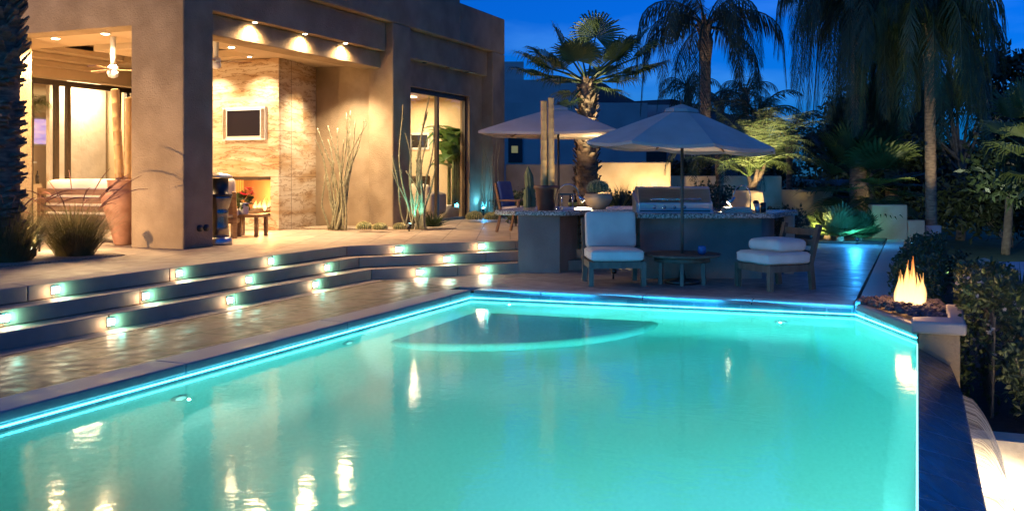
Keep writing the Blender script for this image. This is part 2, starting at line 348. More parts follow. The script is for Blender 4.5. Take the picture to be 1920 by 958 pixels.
def fall_mat():
    m, n, l, b = base('falling_water'); n.remove(b); o = n['Material Output']
    t = n.new("ShaderNodeTexCoord"); mp = n.new("ShaderNodeMapping"); mp.inputs['Scale'].default_value = (.3, 20, .3); l.new(t.outputs['Object'], mp.inputs[0])
    nz = n.new("ShaderNodeTexNoise"); nz.inputs['Scale'].default_value = 2.2; nz.inputs['Detail'].default_value = 4; l.new(mp.outputs[0], nz.inputs['Vector'])
    mr = n.new("ShaderNodeMapRange"); mr.inputs[1].default_value = .38; mr.inputs[2].default_value = .66; mr.inputs[3].default_value = .10; mr.inputs[4].default_value = .92; l.new(nz.outputs['Fac'], mr.inputs[0])
    df = n.new("ShaderNodeBsdfDiffuse"); df.inputs[0].default_value = (.8, .77, .7, 1)
    tl = n.new("ShaderNodeBsdfTranslucent"); tl.inputs[0].default_value = (.85, .8, .72, 1)
    gl = n.new("ShaderNodeBsdfGlossy"); gl.inputs[1].default_value = .15
    a1 = n.new("ShaderNodeMixShader"); a1.inputs[0].default_value = .5; l.new(df.outputs[0], a1.inputs[1]); l.new(tl.outputs[0], a1.inputs[2])
    a2 = n.new("ShaderNodeMixShader"); a2.inputs[0].default_value = .2; l.new(a1.outputs[0], a2.inputs[1]); l.new(gl.outputs[0], a2.inputs[2])
    tr = n.new("ShaderNodeBsdfTransparent"); mx = n.new("ShaderNodeMixShader"); l.new(mr.outputs[0], mx.inputs[0]); l.new(tr.outputs[0], mx.inputs[1]); l.new(a2.outputs[0], mx.inputs[2]); l.new(mx.outputs[0], o.inputs[0])
    return m
M['fall'] = fall_mat()

# =================================================================== SETTING
T = .495                                             # terrace level
def struct(name, mb, m): return tag(mb.build(name, m), kind='structure')
WL = -.125                                           # water level
FE = lambda x: 12.30 + (x + 5.8) * (.38 / 5.1)       # far pool edge
FRZ = -1.45                                           # pool floor
# lawn: one sheet to the horizon
lw_ = MB()
for x0, y0, x1, y1 in ((-1500, -300, 3.66, -2.01), (3.66, -300, 1500, 2500), (-1500, 13.2, 3.66, 2500), (-1500, -2.01, -6.3, 13.2), (.38, 10.56, 3.66, 13.2)):
    lw_.add([(x0, y0, -1.1), (x1, y0, -1.1), (x1, y1, -1.1), (x0, y1, -1.1)], [(0, 1, 2, 3)])
struct('lawn', lw_, M['lawn'])
# --- steps: three risers with a 45 degree bend
def off_line(d):
    k = math.tan(math.radians(47.3) / 2) * d
    a = (-7.88 - d, -4.0); b = (-7.88 - d, 13.0 + k * .4)
    u = V((math.cos(math.radians(47.6)), math.sin(math.radians(47.6)), 0)); nn = V((-u.y, u.x, 0))
    # intersection of offset lines
    p0 = V((-7.88, 13.0, 0)) + nn * d; s = (-7.88 - d - p0.x) / u.x; b = (p0 + u * s)
    c = b + u * 5.6
    return [a, (b.x, b.y), (c.x, c.y)]
RISE = T / 3
lines = [off_line(0), off_line(.30), off_line(.60), off_line(.95)]
mb = MB()
GAP = .004
def seg_pts(p, q, ln, first):
    p = V((*p, 0)); q = V((*q, 0)); tot = (q - p).length; cuts = [0]; s = first
    while s < tot - .3: cuts.append(s); s += ln
    cuts.append(tot); d = (q - p).normalized()
    return [(a, b) for a, b in zip(cuts[:-1], cuts[1:])], d, p
for i in range(3):
    z0, z1 = RISE * i, RISE * (i + 1); wdt = .36 if i < 2 else .35
    for k in range(2):
        f0, f1 = lines[i][k], lines[i][k + 1]; g0, g1 = lines[i + 1][k], lines[i + 1][k + 1]
        segs, d, p = seg_pts(f0, f1, 2.05, (1.15 + .75 * i) % 2.0 + .3)
        tot = segs[-1][1]; G0 = V((*g0, 0)); G1 = V((*g1, 0))
        for a, b in segs:
            fa = p + d * (a + GAP); fb = p + d * (b - GAP)
            ga = G0.lerp(G1, (a + GAP) / tot); gb = G0.lerp(G1, (b - GAP) / tot)
            n_ = V((d.y, -d.x, 0))
            e = .012
            mb.prism([(fa.x, fa.y), (fb.x, fb.y), (gb.x, gb.y), (ga.x, ga.y)], z0 - (.0 if i else .05), z1)
steps = struct('steps', mb, M['step'])
bv = steps.modifiers.new('bevel', 'BEVEL'); bv.width = .012; bv.segments = 2; bv.limit_method = 'ANGLE'
# core under the steps (dark joints)
core = MB()
for i in range(3):
    l0 = off_line(.30 * i + .02); far = [(-30, l0[2][1]), (-30, -4)]
    core.prism(l0 + far, -.2 if i == 0 else RISE * i - .03, RISE * (i + 1) - .006 - (.0 if i < 2 else .004))
struct('step_core', core, M['soil'])
# terrace sheet
t0 = off_line(.95)
struct('terrace', MB().prism(t0 + [(-3.5, 19.6), (-3.5, 26.0), (-30, 26.0), (-30, -4)], T - .06, T - .001), M['terrace'])
# lower pool deck
dk = MB()
dk.prism([(-7.95, -4), (-6.20, -4), (-6.20, 12.68), (-7.95, 13.1)], -.1, .0)
dk2 = MB()
dk2.prism([(-6.2, 12.68), (-.75, FE(-.75) + .40), (-.72, 26.0), (-3.5, 26.0), (-3.5, 19.6), (-4.1, 17.1), (-7.95, 13.1)], -.1, .0)
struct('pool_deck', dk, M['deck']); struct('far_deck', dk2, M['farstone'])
struct('step_border', MB().prism([(-7.87, -4), (-7.62, -4), (-7.62, 12.93), (-7.87, 13.0)], .001, .005), M['step'])
struct('deck_edging', MB().prism([(-.70, 13.1), (-.30, 13.1), (-.30, 26.0), (-.70, 26.0)], -.3, .012), M['coping'])
struct('gravel_bed', MB().prism([(-12.2, 16.95), (-9.35, 17.55), (-9.0, 18.3), (-10.0, 19.3), (-10.45, 19.3), (-10.45, 18.2), (-12.2, 18.2)], T, T + .02)
       .prism([(-14.2, 7.5), (-10.5, 7.5), (-10.35, 10.4), (-12.2, 11.2), (-14.2, 11.2)], T, T + .018), M['gravel'])
# --- coping
cp = MB()
def coping_run(p, q, wdt, first, ln=2.2):
    segs, d, p = seg_pts(p, q, ln, first); nn = V((-d.y, d.x, 0))
    for a, b in segs:
        A = p + d * (a + .006); B = p + d * (b - .006)
        cp.prism([(A.x, A.y), (B.x, B.y), (B.x + nn.x * wdt, B.y + nn.y * wdt), (A.x + nn.x * wdt, A.y + nn.y * wdt)], -.075, .012)
coping_run((-5.82, -3), (-5.82, 12.29), .37, 1.9, 2.55)
coping_run((-5.80, 12.32), (-.72, FE(-.72)), .36, 1.0, 1.42)
cpo = struct('pool_coping', cp, M['coping'])
bv = cpo.modifiers.new('bevel', 'BEVEL'); bv.width = .014; bv.segments = 3; bv.limit_method = 'ANGLE'
struct('coping_bed', MB().box((-6.19, -3, -.2), (-5.85, 12.35, -.01)).prism([(-5.85, 12.36), (-.74, FE(-.74) + .03), (-.74, FE(-.74) + .34), (-5.85, 12.66)], -.2, -.01), M['soil'])
# --- pool basin
P_far_r = (-.70, FE(-.70)); P_ch = (0.0, 11.10)
poly = [(-5.83, -2.0), (0.0, -2.0), P_ch, P_far_r, (-5.83, FE(-5.83))]
pb = MB()
CC = V((-3.0, 6.0, 0))
def inset(d):                      # parallel inset of the convex pool outline
    n = len(poly); ln = []
    for i in range(n):
        p = V((*poly[i], 0)); q = V((*poly[(i + 1) % n], 0)); u = (q - p).normalized(); nn = V((-u.y, u.x, 0)); dd = d * (.25 if i == 1 else 1); ln.append((p + nn * dd, u))
    res = []
    for i in range(n):
        (p, u), (q, v) = ln[i - 1], ln[i]; det = u.x * -v.y + v.x * u.y; w_ = q - p; t = (w_.x * -v.y + v.x * w_.y) / det; res.append(p + u * t)
    return res
PR = [(0, -.16), (0, -.62)] + [(.85 * (1 - math.cos(a)), -.62 - (abs(FRZ) - .62) * math.sin(a)) for a in [PI / 2 * k / 10 for k in range(1, 11)]]
vs = []; n5 = len(poly)
for d, z in PR:
    for i, p in enumerate(inset(d)): vs.append((p.x, p.y, (WL - .02) if (z == -.16 and i in (1, 2)) else z))
pb.add(vs, [(j * n5 + i, (j + 1) * n5 + i, (j + 1) * n5 + (i + 1) % n5, j * n5 + (i + 1) % n5) for j in range(len(PR) - 1) for i in range(n5)], True)
pb.add(vs[-n5:], [tuple(range(n5))])
ps = MB()
for r, zt in ((2.6, -1.08),):
    arc = [(-5.83, FE(-5.83) + .02)] + [(-5.83 + r * 1.05 * math.sin(a), FE(-5.83) + .02 - r * math.cos(a)) for a in [PI / 2 * k / 28 for k in range(29)]]
    arc[-1] = (arc[-1][0], FE(arc[-1][0]) + .02); ps.prism(arc, FRZ - .01, zt)
ps_ = struct('pool_steps', ps, mk('step_plaster', (.30, .40, .40), (.42, .52, .52), 40, .8, .3, 60)); bv = ps_.modifiers.new('bevel', 'BEVEL'); bv.width = .2; bv.segments = 6; bv.limit_method = 'ANGLE'
struct('pool_basin', pb, M['plaster'])
tw = MB()
for i in (2, 3, 4):
    a, b = V((*poly[i], 0)), V((*poly[(i + 1) % 5], 0)); d = (b - a).normalized(); n_ = V((-d.y, d.x, 0)) * .004
    tw.add([(a.x + n_.x, a.y + n_.y, -.165), (b.x + n_.x, b.y + n_.y, -.165), (b.x + n_.x, b.y + n_.y, -.03), (a.x + n_.x, a.y + n_.y, -.03)], [(0, 1, 2, 3)])
struct('waterline_tiles', tw, M['pooltile'])
wp = [(-5.84, -2.02), (.003, -2.02), (.003, 11.10), (-.695, FE(-.695) + .008), (-5.84, FE(-5.84) + .008)]
struct('pool_water', MB().prism(wp, FRZ - .02, WL), M['water'])
# --- infinity edge
struct('weir_wall', MB().add([(0.0, -2, WL - .012), (0.0, 9.95, WL - .012), (.38, 9.6, -.35), (.38, -2, -.35), (.36, -2, -1.6), (.36, 9.6, -1.6), (0.0, 11, WL - .012), (.30, 11, -.30)],
       [(0, 3, 2, 1), (3, 4, 5, 2), (1, 2, 7, 6)]), M['tile'])
bs = MB(); bs.add([(.36, -2, -1.42), (3.6, -2, -1.42), (3.6, 10.4, -1.42), (.36, 10.4, -1.42)], [(0, 1, 2, 3)])
bs.box((.36, 10.2, -1.6), (3.9, 10.55, -.88)); bs.box((3.3, -2, -1.6), (3.65, 10.2, -.88))
struct('catch_basin', bs, M['basin'])
struct('hill', MB().add([tuple(dp(px, 300 + 0 * i, zy(py, 300))) for i, (px, py) in enumerate(((1020, 215), (1112, 149), (1135, 158), (1160, 175), (1190, 190), (1260, 186), (1330, 200), (1420, 236)))] +
       [tuple(dp(px, 360, -5)) for px in (1020, 1112, 1135, 1160, 1190, 1260, 1330, 1420)] + [tuple(dp(px, 250, -5)) for px in (1020, 1112, 1135, 1160, 1190, 1260, 1330, 1420)],
       [(i, i + 1, 9 + i, 8 + i) for i in range(7)] + [(16 + i, 17 + i, i + 1, i) for i in range(7)]), M['hill'])
# =================================================================== HOUSE
X0 = -10.43
house = thing('house', 'large tan stucco house with a deep lit patio and stepped overhangs above the pool terrace', 'house', (-13, 15, T))
def hp(name, mb, m, par=None, bevel=.0):
    o = mb.build(name, m, par or house)
    if bevel:
        b = o.modifiers.new('bevel', 'BEVEL'); b.width = bevel; b.segments = 3; b.limit_method = 'ANGLE'
    return o
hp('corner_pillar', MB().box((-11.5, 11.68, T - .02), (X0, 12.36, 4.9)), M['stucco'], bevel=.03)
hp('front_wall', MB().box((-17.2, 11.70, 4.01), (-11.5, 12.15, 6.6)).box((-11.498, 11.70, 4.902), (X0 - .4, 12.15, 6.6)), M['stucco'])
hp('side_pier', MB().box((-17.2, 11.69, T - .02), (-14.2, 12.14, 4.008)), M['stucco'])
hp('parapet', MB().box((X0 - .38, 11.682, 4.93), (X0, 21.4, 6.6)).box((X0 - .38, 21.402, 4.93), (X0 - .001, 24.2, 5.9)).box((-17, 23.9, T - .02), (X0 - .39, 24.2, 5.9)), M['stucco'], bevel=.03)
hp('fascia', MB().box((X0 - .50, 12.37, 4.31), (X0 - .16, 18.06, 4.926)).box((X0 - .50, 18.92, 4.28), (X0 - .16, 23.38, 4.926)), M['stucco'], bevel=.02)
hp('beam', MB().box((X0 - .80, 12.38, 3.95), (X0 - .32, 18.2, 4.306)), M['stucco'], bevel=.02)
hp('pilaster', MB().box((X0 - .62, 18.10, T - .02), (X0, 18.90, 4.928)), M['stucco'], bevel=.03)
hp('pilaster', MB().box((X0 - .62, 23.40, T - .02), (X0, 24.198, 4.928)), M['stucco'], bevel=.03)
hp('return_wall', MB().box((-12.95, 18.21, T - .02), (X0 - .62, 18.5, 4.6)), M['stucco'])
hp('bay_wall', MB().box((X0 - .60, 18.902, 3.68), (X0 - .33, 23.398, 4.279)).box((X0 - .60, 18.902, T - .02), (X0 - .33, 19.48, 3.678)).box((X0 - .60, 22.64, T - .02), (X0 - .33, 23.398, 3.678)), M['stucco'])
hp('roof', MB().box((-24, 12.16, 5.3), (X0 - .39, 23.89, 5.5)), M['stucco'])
# patio ceiling: border, raised tray, stepped cornice along the glazed wall, dropped light box
ce = MB(); ce.box((-16.6, 12.155, 4.02), (X0 - .81, 13.25, 4.2)).box((-16.6, 13.25, 4.34), (X0 - .81, 18.2, 4.5))
ce.box((-12.3, 13.252, 4.05), (X0 - .811, 18.2, 4.2)).box((-16.6, 15.9, 4.06), (-12.302, 18.2, 4.2))
hp('patio_ceiling', ce, M['ceil'])
co = MB()
for k, (dx, z) in enumerate(((.16, 3.86), (.42, 3.98), (.72, 4.1))): co.box((-16.56, 12.2, z), (-16.56 + dx, 15.898, z + .117))
co.box((-14.1, 13.4, 3.93), (-12.72, 15.0, 4.33))
hp('cornice', co, M['ceil'], bevel=.015)
hp('patio_wall', MB().box((-16.85, 12.16, T - .02), (-16.58, 13.88, 4.3)).box((-16.85, 13.88, 3.66), (-16.58, 18.2, 4.3)), M['stucco_in'])
# stone chimney wall
d9 = V((-math.sin(math.radians(9)), math.cos(math.radians(9)), 0))
S0 = V((-12.12, 16.35, 0)); S1 = S0 + d9 * 1.12; S2 = S0 + d9 * 1.95
chim = MB()
ox0, ox1, oz0, oz1 = -13.6, -12.33, .80, 1.60
def slab(x0, x1, z0, z1, y=16.35): chim.box((x0 + .003, y, z0 + .003), (x1 - .003, y + .06, z1 - .003))
for z0, z1 in ((T, .80), (.80, 1.60), (1.60, 2.55), (2.55, 4.05)):
    if z0 == .80: slab(-15.6, ox0, z0, z1); slab(ox1, -12.12, z0, z1)
    else: slab(-15.6, -13.9, z0, z1); slab(-13.9, -12.12, z0, z1)
    for A, B, off in ((S0, S1, 0), (S1, S2, .07)):
        n_ = V((-d9.y, d9.x, 0)); n_ = V((d9.y, -d9.x, 0)) * -1
        a = A + n_ * off + d9 * .003; b = B + n_ * off - d9 * .003; i_ = n_ * .06
        chim.prism([(a.x, a.y + (.062 if A is S0 else 0)), (b.x, b.y), ((b + i_).x, (b + i_).y), ((a + i_).x, (a + i_).y + (.062 if A is S0 else 0))], z0 + .003, z1 - .003)
stone = hp('stone_chimney', chim, M['vein'])
hp('chimney_core', MB().box((-15.6, 16.42, T), (-13.62, 18.2, 4.04)).box((-12.31, 16.42, T), (-12.20, 16.9, 4.04)).box((-13.6, 16.42, 1.62), (-12.32, 17.2, 4.04)).box((-13.6, 17.2, 1.63), (-12.70, 18.2, 4.04)).box((-13.6, 16.42, T), (-12.32, 17.2, .78)).box((-13.6, 17.2, T), (-12.70, 18.2, 1.62)), M['bark'], stone)
fb = MB(); fb.box((ox0, 16.43, .78), (ox1, 17.1, .80)).box((ox0 - .03, 16.43, .8), (ox0, 17.1, 1.62)).box((ox1, 16.43, .8), (ox1 + .02, 17.1, 1.62)).box((ox0, 17.1, .8), (ox1, 17.13, 1.62)).box((ox0, 16.43, 1.6), (ox1, 17.1, 1.62))
fire_box = hp('firebox', fb, M['brick'], stone)
hp('fireplace_lintel', MB().box((ox0, 16.33, 1.53), (ox1, 16.42, 1.598)), M['bronze'], stone)
hp('hearth_rail', MB().box((ox0, 16.33, .802), (ox1, 16.42, .85)), M['bronze'], stone)
# sliding glass wall on the patio
def slider(name, x, ys, z0, z1, label, fr=.075, depth=.09, mat='bronze'):
    f = MB(); y0, y1 = ys[0], ys[-1]
    f.box((x - depth / 2, y0, z1 - .11), (x + depth / 2, y1, z1)); f.box((x - depth / 2, y0, z0), (x + depth / 2, y1, z0 + .06))
    for k, y in enumerate(ys):
        wd = fr if k in (0, len(ys) - 1) else fr * 1.25
        a = y if k == 0 else (y - wd if k == len(ys) - 1 else y - wd / 2)
        f.box((x - depth / 2 + .002, a, z0 + .06), (x + depth / 2 - .002, a + wd, z1 - .11))
    o = hp(name, f, M[mat]); o['label'] = label
    for a, b in zip(ys[:-1], ys[1:]): hp('pane', MB().box((x - .004, a + .03, z0 + .05), (x + .004, b - .03, z1 - .1)), M['glass'], o)
    return o
slider('sliding_door', -16.62, [13.93] + [at_x(q, 200, -16.62).y for q in (56, 105, 127, 222, 238)] + [18.1], T, 3.62, 'dark framed sliding glass wall at the back of the patio')
slider('patio_door', X0 - .47, [19.48, 21.05, 22.64], T, 3.67, 'tall dark framed two pane glass door under the overhang')
# rooms behind the glass
rm = MB()
rm.box((-21.6, 11.9, T - .1), (-16.68, 22, T)).box((-21.6, 11.9, 3.75), (-16.86, 22, 3.85)).box((-21.7, 11.9, T), (-21.6, 22, 3.75)).box((-21.6, 21.0, T), (-16.86, 21.1, 3.75)).box((-21.6, 11.8, T), (-16.86, 11.9, 3.75))
rm.box((-18.6, 17.15, T), (-16.9, 17.3, 3.75)); rm.box((-18.75, 15.6, T), (-18.6, 17.3, 3.745))
hp('living_room', rm, M['stucco_in'])
rm = MB()
rm.box((-16, 18.55, T - .1), (X0 - .62, 23.85, T - .003)).box((-16, 18.55, 3.75), (X0 - .62, 23.85, 3.85)).box((-14.2, 18.55, T), (-14.1, 23.85, 3.75)).box((-16, 23.75, T), (X0 - .62, 23.85, 3.75)).box((-14, 18.52, T), (X0 - .64, 18.58, 3.75))
rm.box((-14.1, 21.9, T), (-13.2, 22.05, 3.74))
hp('garden_room', rm, M['stucco_in'])
hp('cream_panel', MB().box((-17.6, 15.42, T), (-17.5, 17.0, 3.6)), M['fabric'])
# vents on the pillar
vt = MB()
for y in (12.02, 12.17): vt.tube([(X0 - .02, y, .80), (X0 + .035, y, .80)], .055, 14)
hp('pipe_vent', vt, M['black'])
# recessed lights
WARM = (1, .66, .32); WARM2 = (1, .77, .50); CREAM = (1, .76, .44)
def downlight(x, y, z, power, color=WARM, spot=110, blend=.8, lit=True, r=.055, size=.04, aim=None):
    o = hp('recessed_light', MB().lathe([(r, 0), (r, -.012), (r * .85, -.016)], (x, y, z), 16), M['silver'] if lit else M['black'])
    if lit:
        hp('bulb', MB().lathe([(r * .8, -.014), (r * .6, -.024)], (x, y, z), 14), M['hotwarm'], o)
        lamp('SPOT', (x, y, z - .06), power, color, o, size, spot, blend, aim)
    return o
for px, py in ((478, 42), (572, 66), (648, 86)):
    p = at_x(px, py, -10.65); downlight(-10.65, p.y, 4.308, 420, WARM, 165, 1, size=.09)
for px, py in ((100, 71), (193, 62)):
    p = at_z(px, py, 4.02); downlight(p.x, p.y + .05, 4.02, 800, WARM, 150, .7, r=.09)
for x, y, pw in ((-12.5, 15.9, 330), (-13.65, 15.9, 300), (-11.35, 17.25, 900), (-14.9, 15.9, 250)): downlight(x, y, 4.05, pw, WARM2, 115, .8)  # mostly hidden downlights, assumed for the lit stone and walls
for x, y in ((-14.6, 14.2), (-15.6, 13.0), (-11.9, 14.6)): downlight(x, y, 4.34 if y > 13.3 and x < -12.3 else (4.02 if y < 13.3 else 4.05), 520, WARM, 150, .8, r=.08)  # further hidden patio downlights, assumed
for y in (20.0, 21.2, 22.3): downlight(X0 - .245, y, 4.279, 0, lit=False)
def room_light(x, y, z, power, sx, sy):  # assumed ceiling fixtures, inferred from the bright rooms
    o = hp('ceiling_light', MB().box((x - sx / 2, y - sy / 2, z - .03), (x + sx / 2, y + sy / 2, z)), em('room_lamp', CREAM, 4)); lamp('AREA', (x, y, z - .05), power, CREAM, o, area=(sx, sy))
room_light(-17.15, 16.2, 3.74, 120, .4, .9); room_light(-19.6, 14.3, 3.74, 210, .8, .8); room_light(-20.2, 17.5, 3.74, 70, .6, .6)
room_light(-12.3, 20.2, 3.74, 230, .5, .8); room_light(-12.6, 22.6, 3.74, 120, .4, .4)
# =================================================================== FURNISHING OF PATIO AND ROOMS
ct = lambda *a: V(a)
# televisions
tv = thing('television', 'wide silver framed television mounted on the veined stone chimney wall', 'television', (-12.98, 16.33, 2.69))
MB().box((-13.50, 16.27, 2.36), (-12.40, 16.345, 3.05)).build('frame', M['silver'], tv)
MB().box((-13.37, 16.262, 2.45), (-12.53, 16.269, 2.98)).build('screen', M['screen'], tv)
MB().box((-13.485, 16.262, 2.40), (-13.40, 16.268, 3.01)).build('speaker', M['steel'], tv); MB().box((-12.50, 16.262, 2.40), (-12.415, 16.268, 3.01)).build('speaker', M['steel'], tv)
# lit TV seen in the living room
def scr_mat():
    m, n, l, b = base('tv_picture'); t = n.new("ShaderNodeTexCoord"); mp = n.new("ShaderNodeMapping"); mp.inputs['Scale'].default_value = (2, 2, 6); l.new(t.outputs['Object'], mp.inputs[0])
    a = n.new("ShaderNodeTexNoise"); a.inputs['Scale'].default_value = 2.2; a.inputs['Detail'].default_value = 6; l.new(mp.outputs[0], a.inputs['Vector'])
    r = n.new("ShaderNodeValToRGB"); e = r.color_ramp.elements; e[0].position = .3; e[0].color = (.20, .10, .45, 1); e[1].position = .68; e[1].color = (.85, .9, 1, 1)
    k = e.new(.45); k.color = (.35, .32, .85, 1); k = e.new(.55); k.color = (.75, .35, .6, 1)
    l.new(a.outputs['Fac'], r.inputs[0]); l.new(r.outputs[0], b.inputs['Emission Color']); b.inputs['Emission Strength'].default_value = .9; return m
a = at_x(44, 0, -18.2).y; b_ = at_x(103, 0, -18.2).y
zt = at_x(75, 224, -18.2).z; zb = at_x(75, 270, -18.2).z
tv2 = thing('television', 'glowing blue television seen through the sliding glass of the living room', 'television', (-18.2, (a + b_) / 2, zb))
MB().box((-18.28, a - .03, zb - .04), (-18.21, b_ + .03, zt + .04)).build('frame', M['silver'], tv2)
MB().box((-18.208, a, zb), (-18.20, b_, zt)).build('screen', scr_mat(), tv2)
MB().box((-18.30, a - .1, T), (-18.22, b_ + .1, zb - .042)).build('stand', M['stucco_in'], tv2)
# ceiling fans with glass globe
def fan(p, label, rodtop):
    f = thing('ceiling_fan', label, 'ceiling fan', p, 'ceiling fans on the patio')
    MB().tube([(p.x, p.y, rodtop), (p.x, p.y, p.z + .08)], [.055, .045], 14).build('rod', M['silver'], f)
    MB().lathe([(.03, .10), (.085, .06), (.09, .0), (.07, -.02)], p, 18).build('motor', M['silver'], f)
    MB().lathe([(.085, -.02), (.095, -.06), (.075, -.115), (.02, -.14)], p, 18).build('globe', M['white'], f)
    for k in range(3):
        a = .75 + k * 2 * PI / 3; d = V((math.cos(a), math.sin(a), 0)); s = V((-d.y, d.x, .12))
        q = [p + d * .08 - s * .04, p + d * .62 - s * .08, p + d * .62 + s * .08, p + d * .08 + s * .04]
        up = V((0, 0, .015)); MB().add(q + [x + up for x in q], [(3, 2, 1, 0), (4, 5, 6, 7), (0, 1, 5, 4), (1, 2, 6, 5), (2, 3, 7, 6), (3, 0, 4, 7)]).build('blade', M['wood'], f)
fan(dp(212, 16.6, zy(132, 16.6)), 'small pale ceiling fan with a globe hanging over the sliding doors', 4.3)
fan(dp(405, 17.4, zy(116, 17.4)), 'small pale ceiling fan with a globe hanging beside the stone chimney', 4.3)
# fire in the hearth
fl = thing('hearth_fire', 'small log fire burning in the stone chimney hearth', 'fire', (-12.75, 16.72, .80))
lg = MB()
for k in range(5): lg.tube([(-13.1 + .06 * k, 16.62 + .05 * k, .86 + .03 * (k % 2)), (-12.5 + .04 * k, 16.82 - .05 * k, .9 + .05 * (k % 3))], [.05, .04], 8)
lg.build('logs', M['bark'], fl)
def flame(mb, c, h, r, seed):
    rn = random.Random(seed); n = 14; ph = rn.random() * 6
    prof = []
    for i in range(n + 1):
        t = i / n; rr = r * (math.sin(PI * min(1, t * .9 + .16)) ** 1.1) * (1 - t) ** .45 + .002
        prof.append((rr, t))
    vs = []; K = 12
    for rr, t in prof:
        ox = math.sin(t * 5 + ph) * r * .35 * t; oy = math.cos(t * 4 + ph) * r * .3 * t
        for k in range(K):
            a = 2 * PI * k / K; q = 1 + .25 * math.sin(3 * a + ph + t * 6)
            vs.append(V(c) + V((ox + rr * q * math.cos(a), oy + rr * q * math.sin(a), t * h)))
    mb.add(vs, [(i * K + k, i * K + (k + 1) % K, (i + 1) * K + (k + 1) % K, (i + 1) * K + k) for i in range(n) for k in range(K)], True)
fm = MB()
for k in range(7): flame(fm, (-12.98 + .085 * k, 16.70 + .03 * (k % 3), .88), .18 + .2 * random.random(), .055, 40 + k)
fm.build('flames', fire_mat('hearth_flame', 7, .35), fl); lamp('POINT', (-12.75, 16.72, 1.2), 130, (1, .46, .12), fl, .12)
# terracotta urn with bamboo poles
uc = dp(232, 15.75, T)
ur = thing('terracotta_urn', 'tall terracotta urn standing against the tan corner pillar', 'urn', uc)
MB().lathe([(.13, 0), (.15, .02), (.20, .22), (.29, .52), (.345, .72), (.345, .80), (.29, .885), (.245, .905), (.25, 1.03), (.27, 1.06), (.25, 1.065), (.22, 1.03), (.22, .9)], uc, 32).build('body', M['terra'], ur)
def bamboo(name, label, a, b, r, grp):
    a = V(a); b = V(b); pts = []; rs = []; n = 9
    for i in range(n * 3 + 1):
        t = i / (n * 3); pts.append(a.lerp(b, t)); rs.append(r * (1.09 if i % 3 == 0 else 1.0) * (1 - .12 * t))
    # node rings
    P = []; Rr = []
    for i in range(n + 1):
        t = i / n; c = a.lerp(b, t); d = (b - a).normalized()
        for dd, q in ((-.012, 1.0), (0, 1.1), (.012, 1.0)): P.append(c + d * dd); Rr.append(r * q * (1 - .12 * t))
    return tag(MB().tube(P, Rr, 10).build(name, M['bamboo']), label, 'bamboo pole', grp)
bamboo('bamboo_pole', 'thick honey bamboo pole leaning left out of the terracotta urn', uc + V((-.04, 0, .45)), at_y(216, 170, uc.y + .2), .075, 'bamboo poles')
bamboo('bamboo_pole', 'shorter bamboo pole in the terracotta urn close to the pillar', uc + V((.08, 0, .45)), at_y(241, 185, uc.y + .1), .06, 'bamboo poles')
# long slatted sofa behind the grasses
sf = thing('patio_sofa', 'long slatted teak patio sofa with a cream cushion seen from behind the grasses', 'sofa', (-13.2, 12.5, T))
sx0, sx1 = -14.15, -11.95
s = MB()
for k in range(5): s.box((sx0, 12.28, T + .22 + .145 * k), (sx1, 12.32, T + .32 + .145 * k))
s.build('backrest', M['wood'], sf)
for x in (sx0 - .06, sx1): MB().box((x, 12.26, T), (x + .07, 12.34, T + .92)).build('leg', M['wood'], sf); MB().box((x, 13.02, T), (x + .07, 13.09, T + .42)).build('leg', M['wood'], sf)
MB().box((sx0, 12.33, T + .30), (sx1, 13.1, T + .36)).build('seat_frame', M['wood'], sf)
MB().cushion(((sx0 + sx1) / 2, 12.72, T + .44), (sx1 - sx0 - .05, .76, .16), .06).build('seat_cushion', M['fabric'], sf)
MB().cushion(((sx0 + sx1) / 2, 12.44, T + .75), (sx1 - sx0 - .05, .18, .62), .08).build('back_cushion', M['fabric'], sf)
# lantern style heater
hc = dp(411, 15.75, T)
ht = thing('patio_heater', 'polished metal lantern heater standing behind the corner pillar', 'heater', hc)
MB().lathe([(.20, 0), (.215, .03), (.20, .10), (.17, .13)], hc, 24).build('base', M['steel'], ht)
MB().lathe([(.165, .13), (.15, .3), (.135, .46), (.145, .50), (.15, .55), (.14, .57), (.16, .62), (.20, .76), (.205, .80)], hc, 24).build('body', mk('dark_steel', (.20, .19, .19), (.26, .25, .25), 4, .25, metal=1), ht)
MB().lathe([(.215, .80), (.215, .83), (.15, .84), (.15, 1.08), (.16, 1.09)], hc, 24).build('burner', M['black'], ht)
MB().lathe([(.215, 1.10), (.21, 1.13), (.10, 1.17), (.03, 1.19)], hc, 24).build('cap', M['steel'], ht)
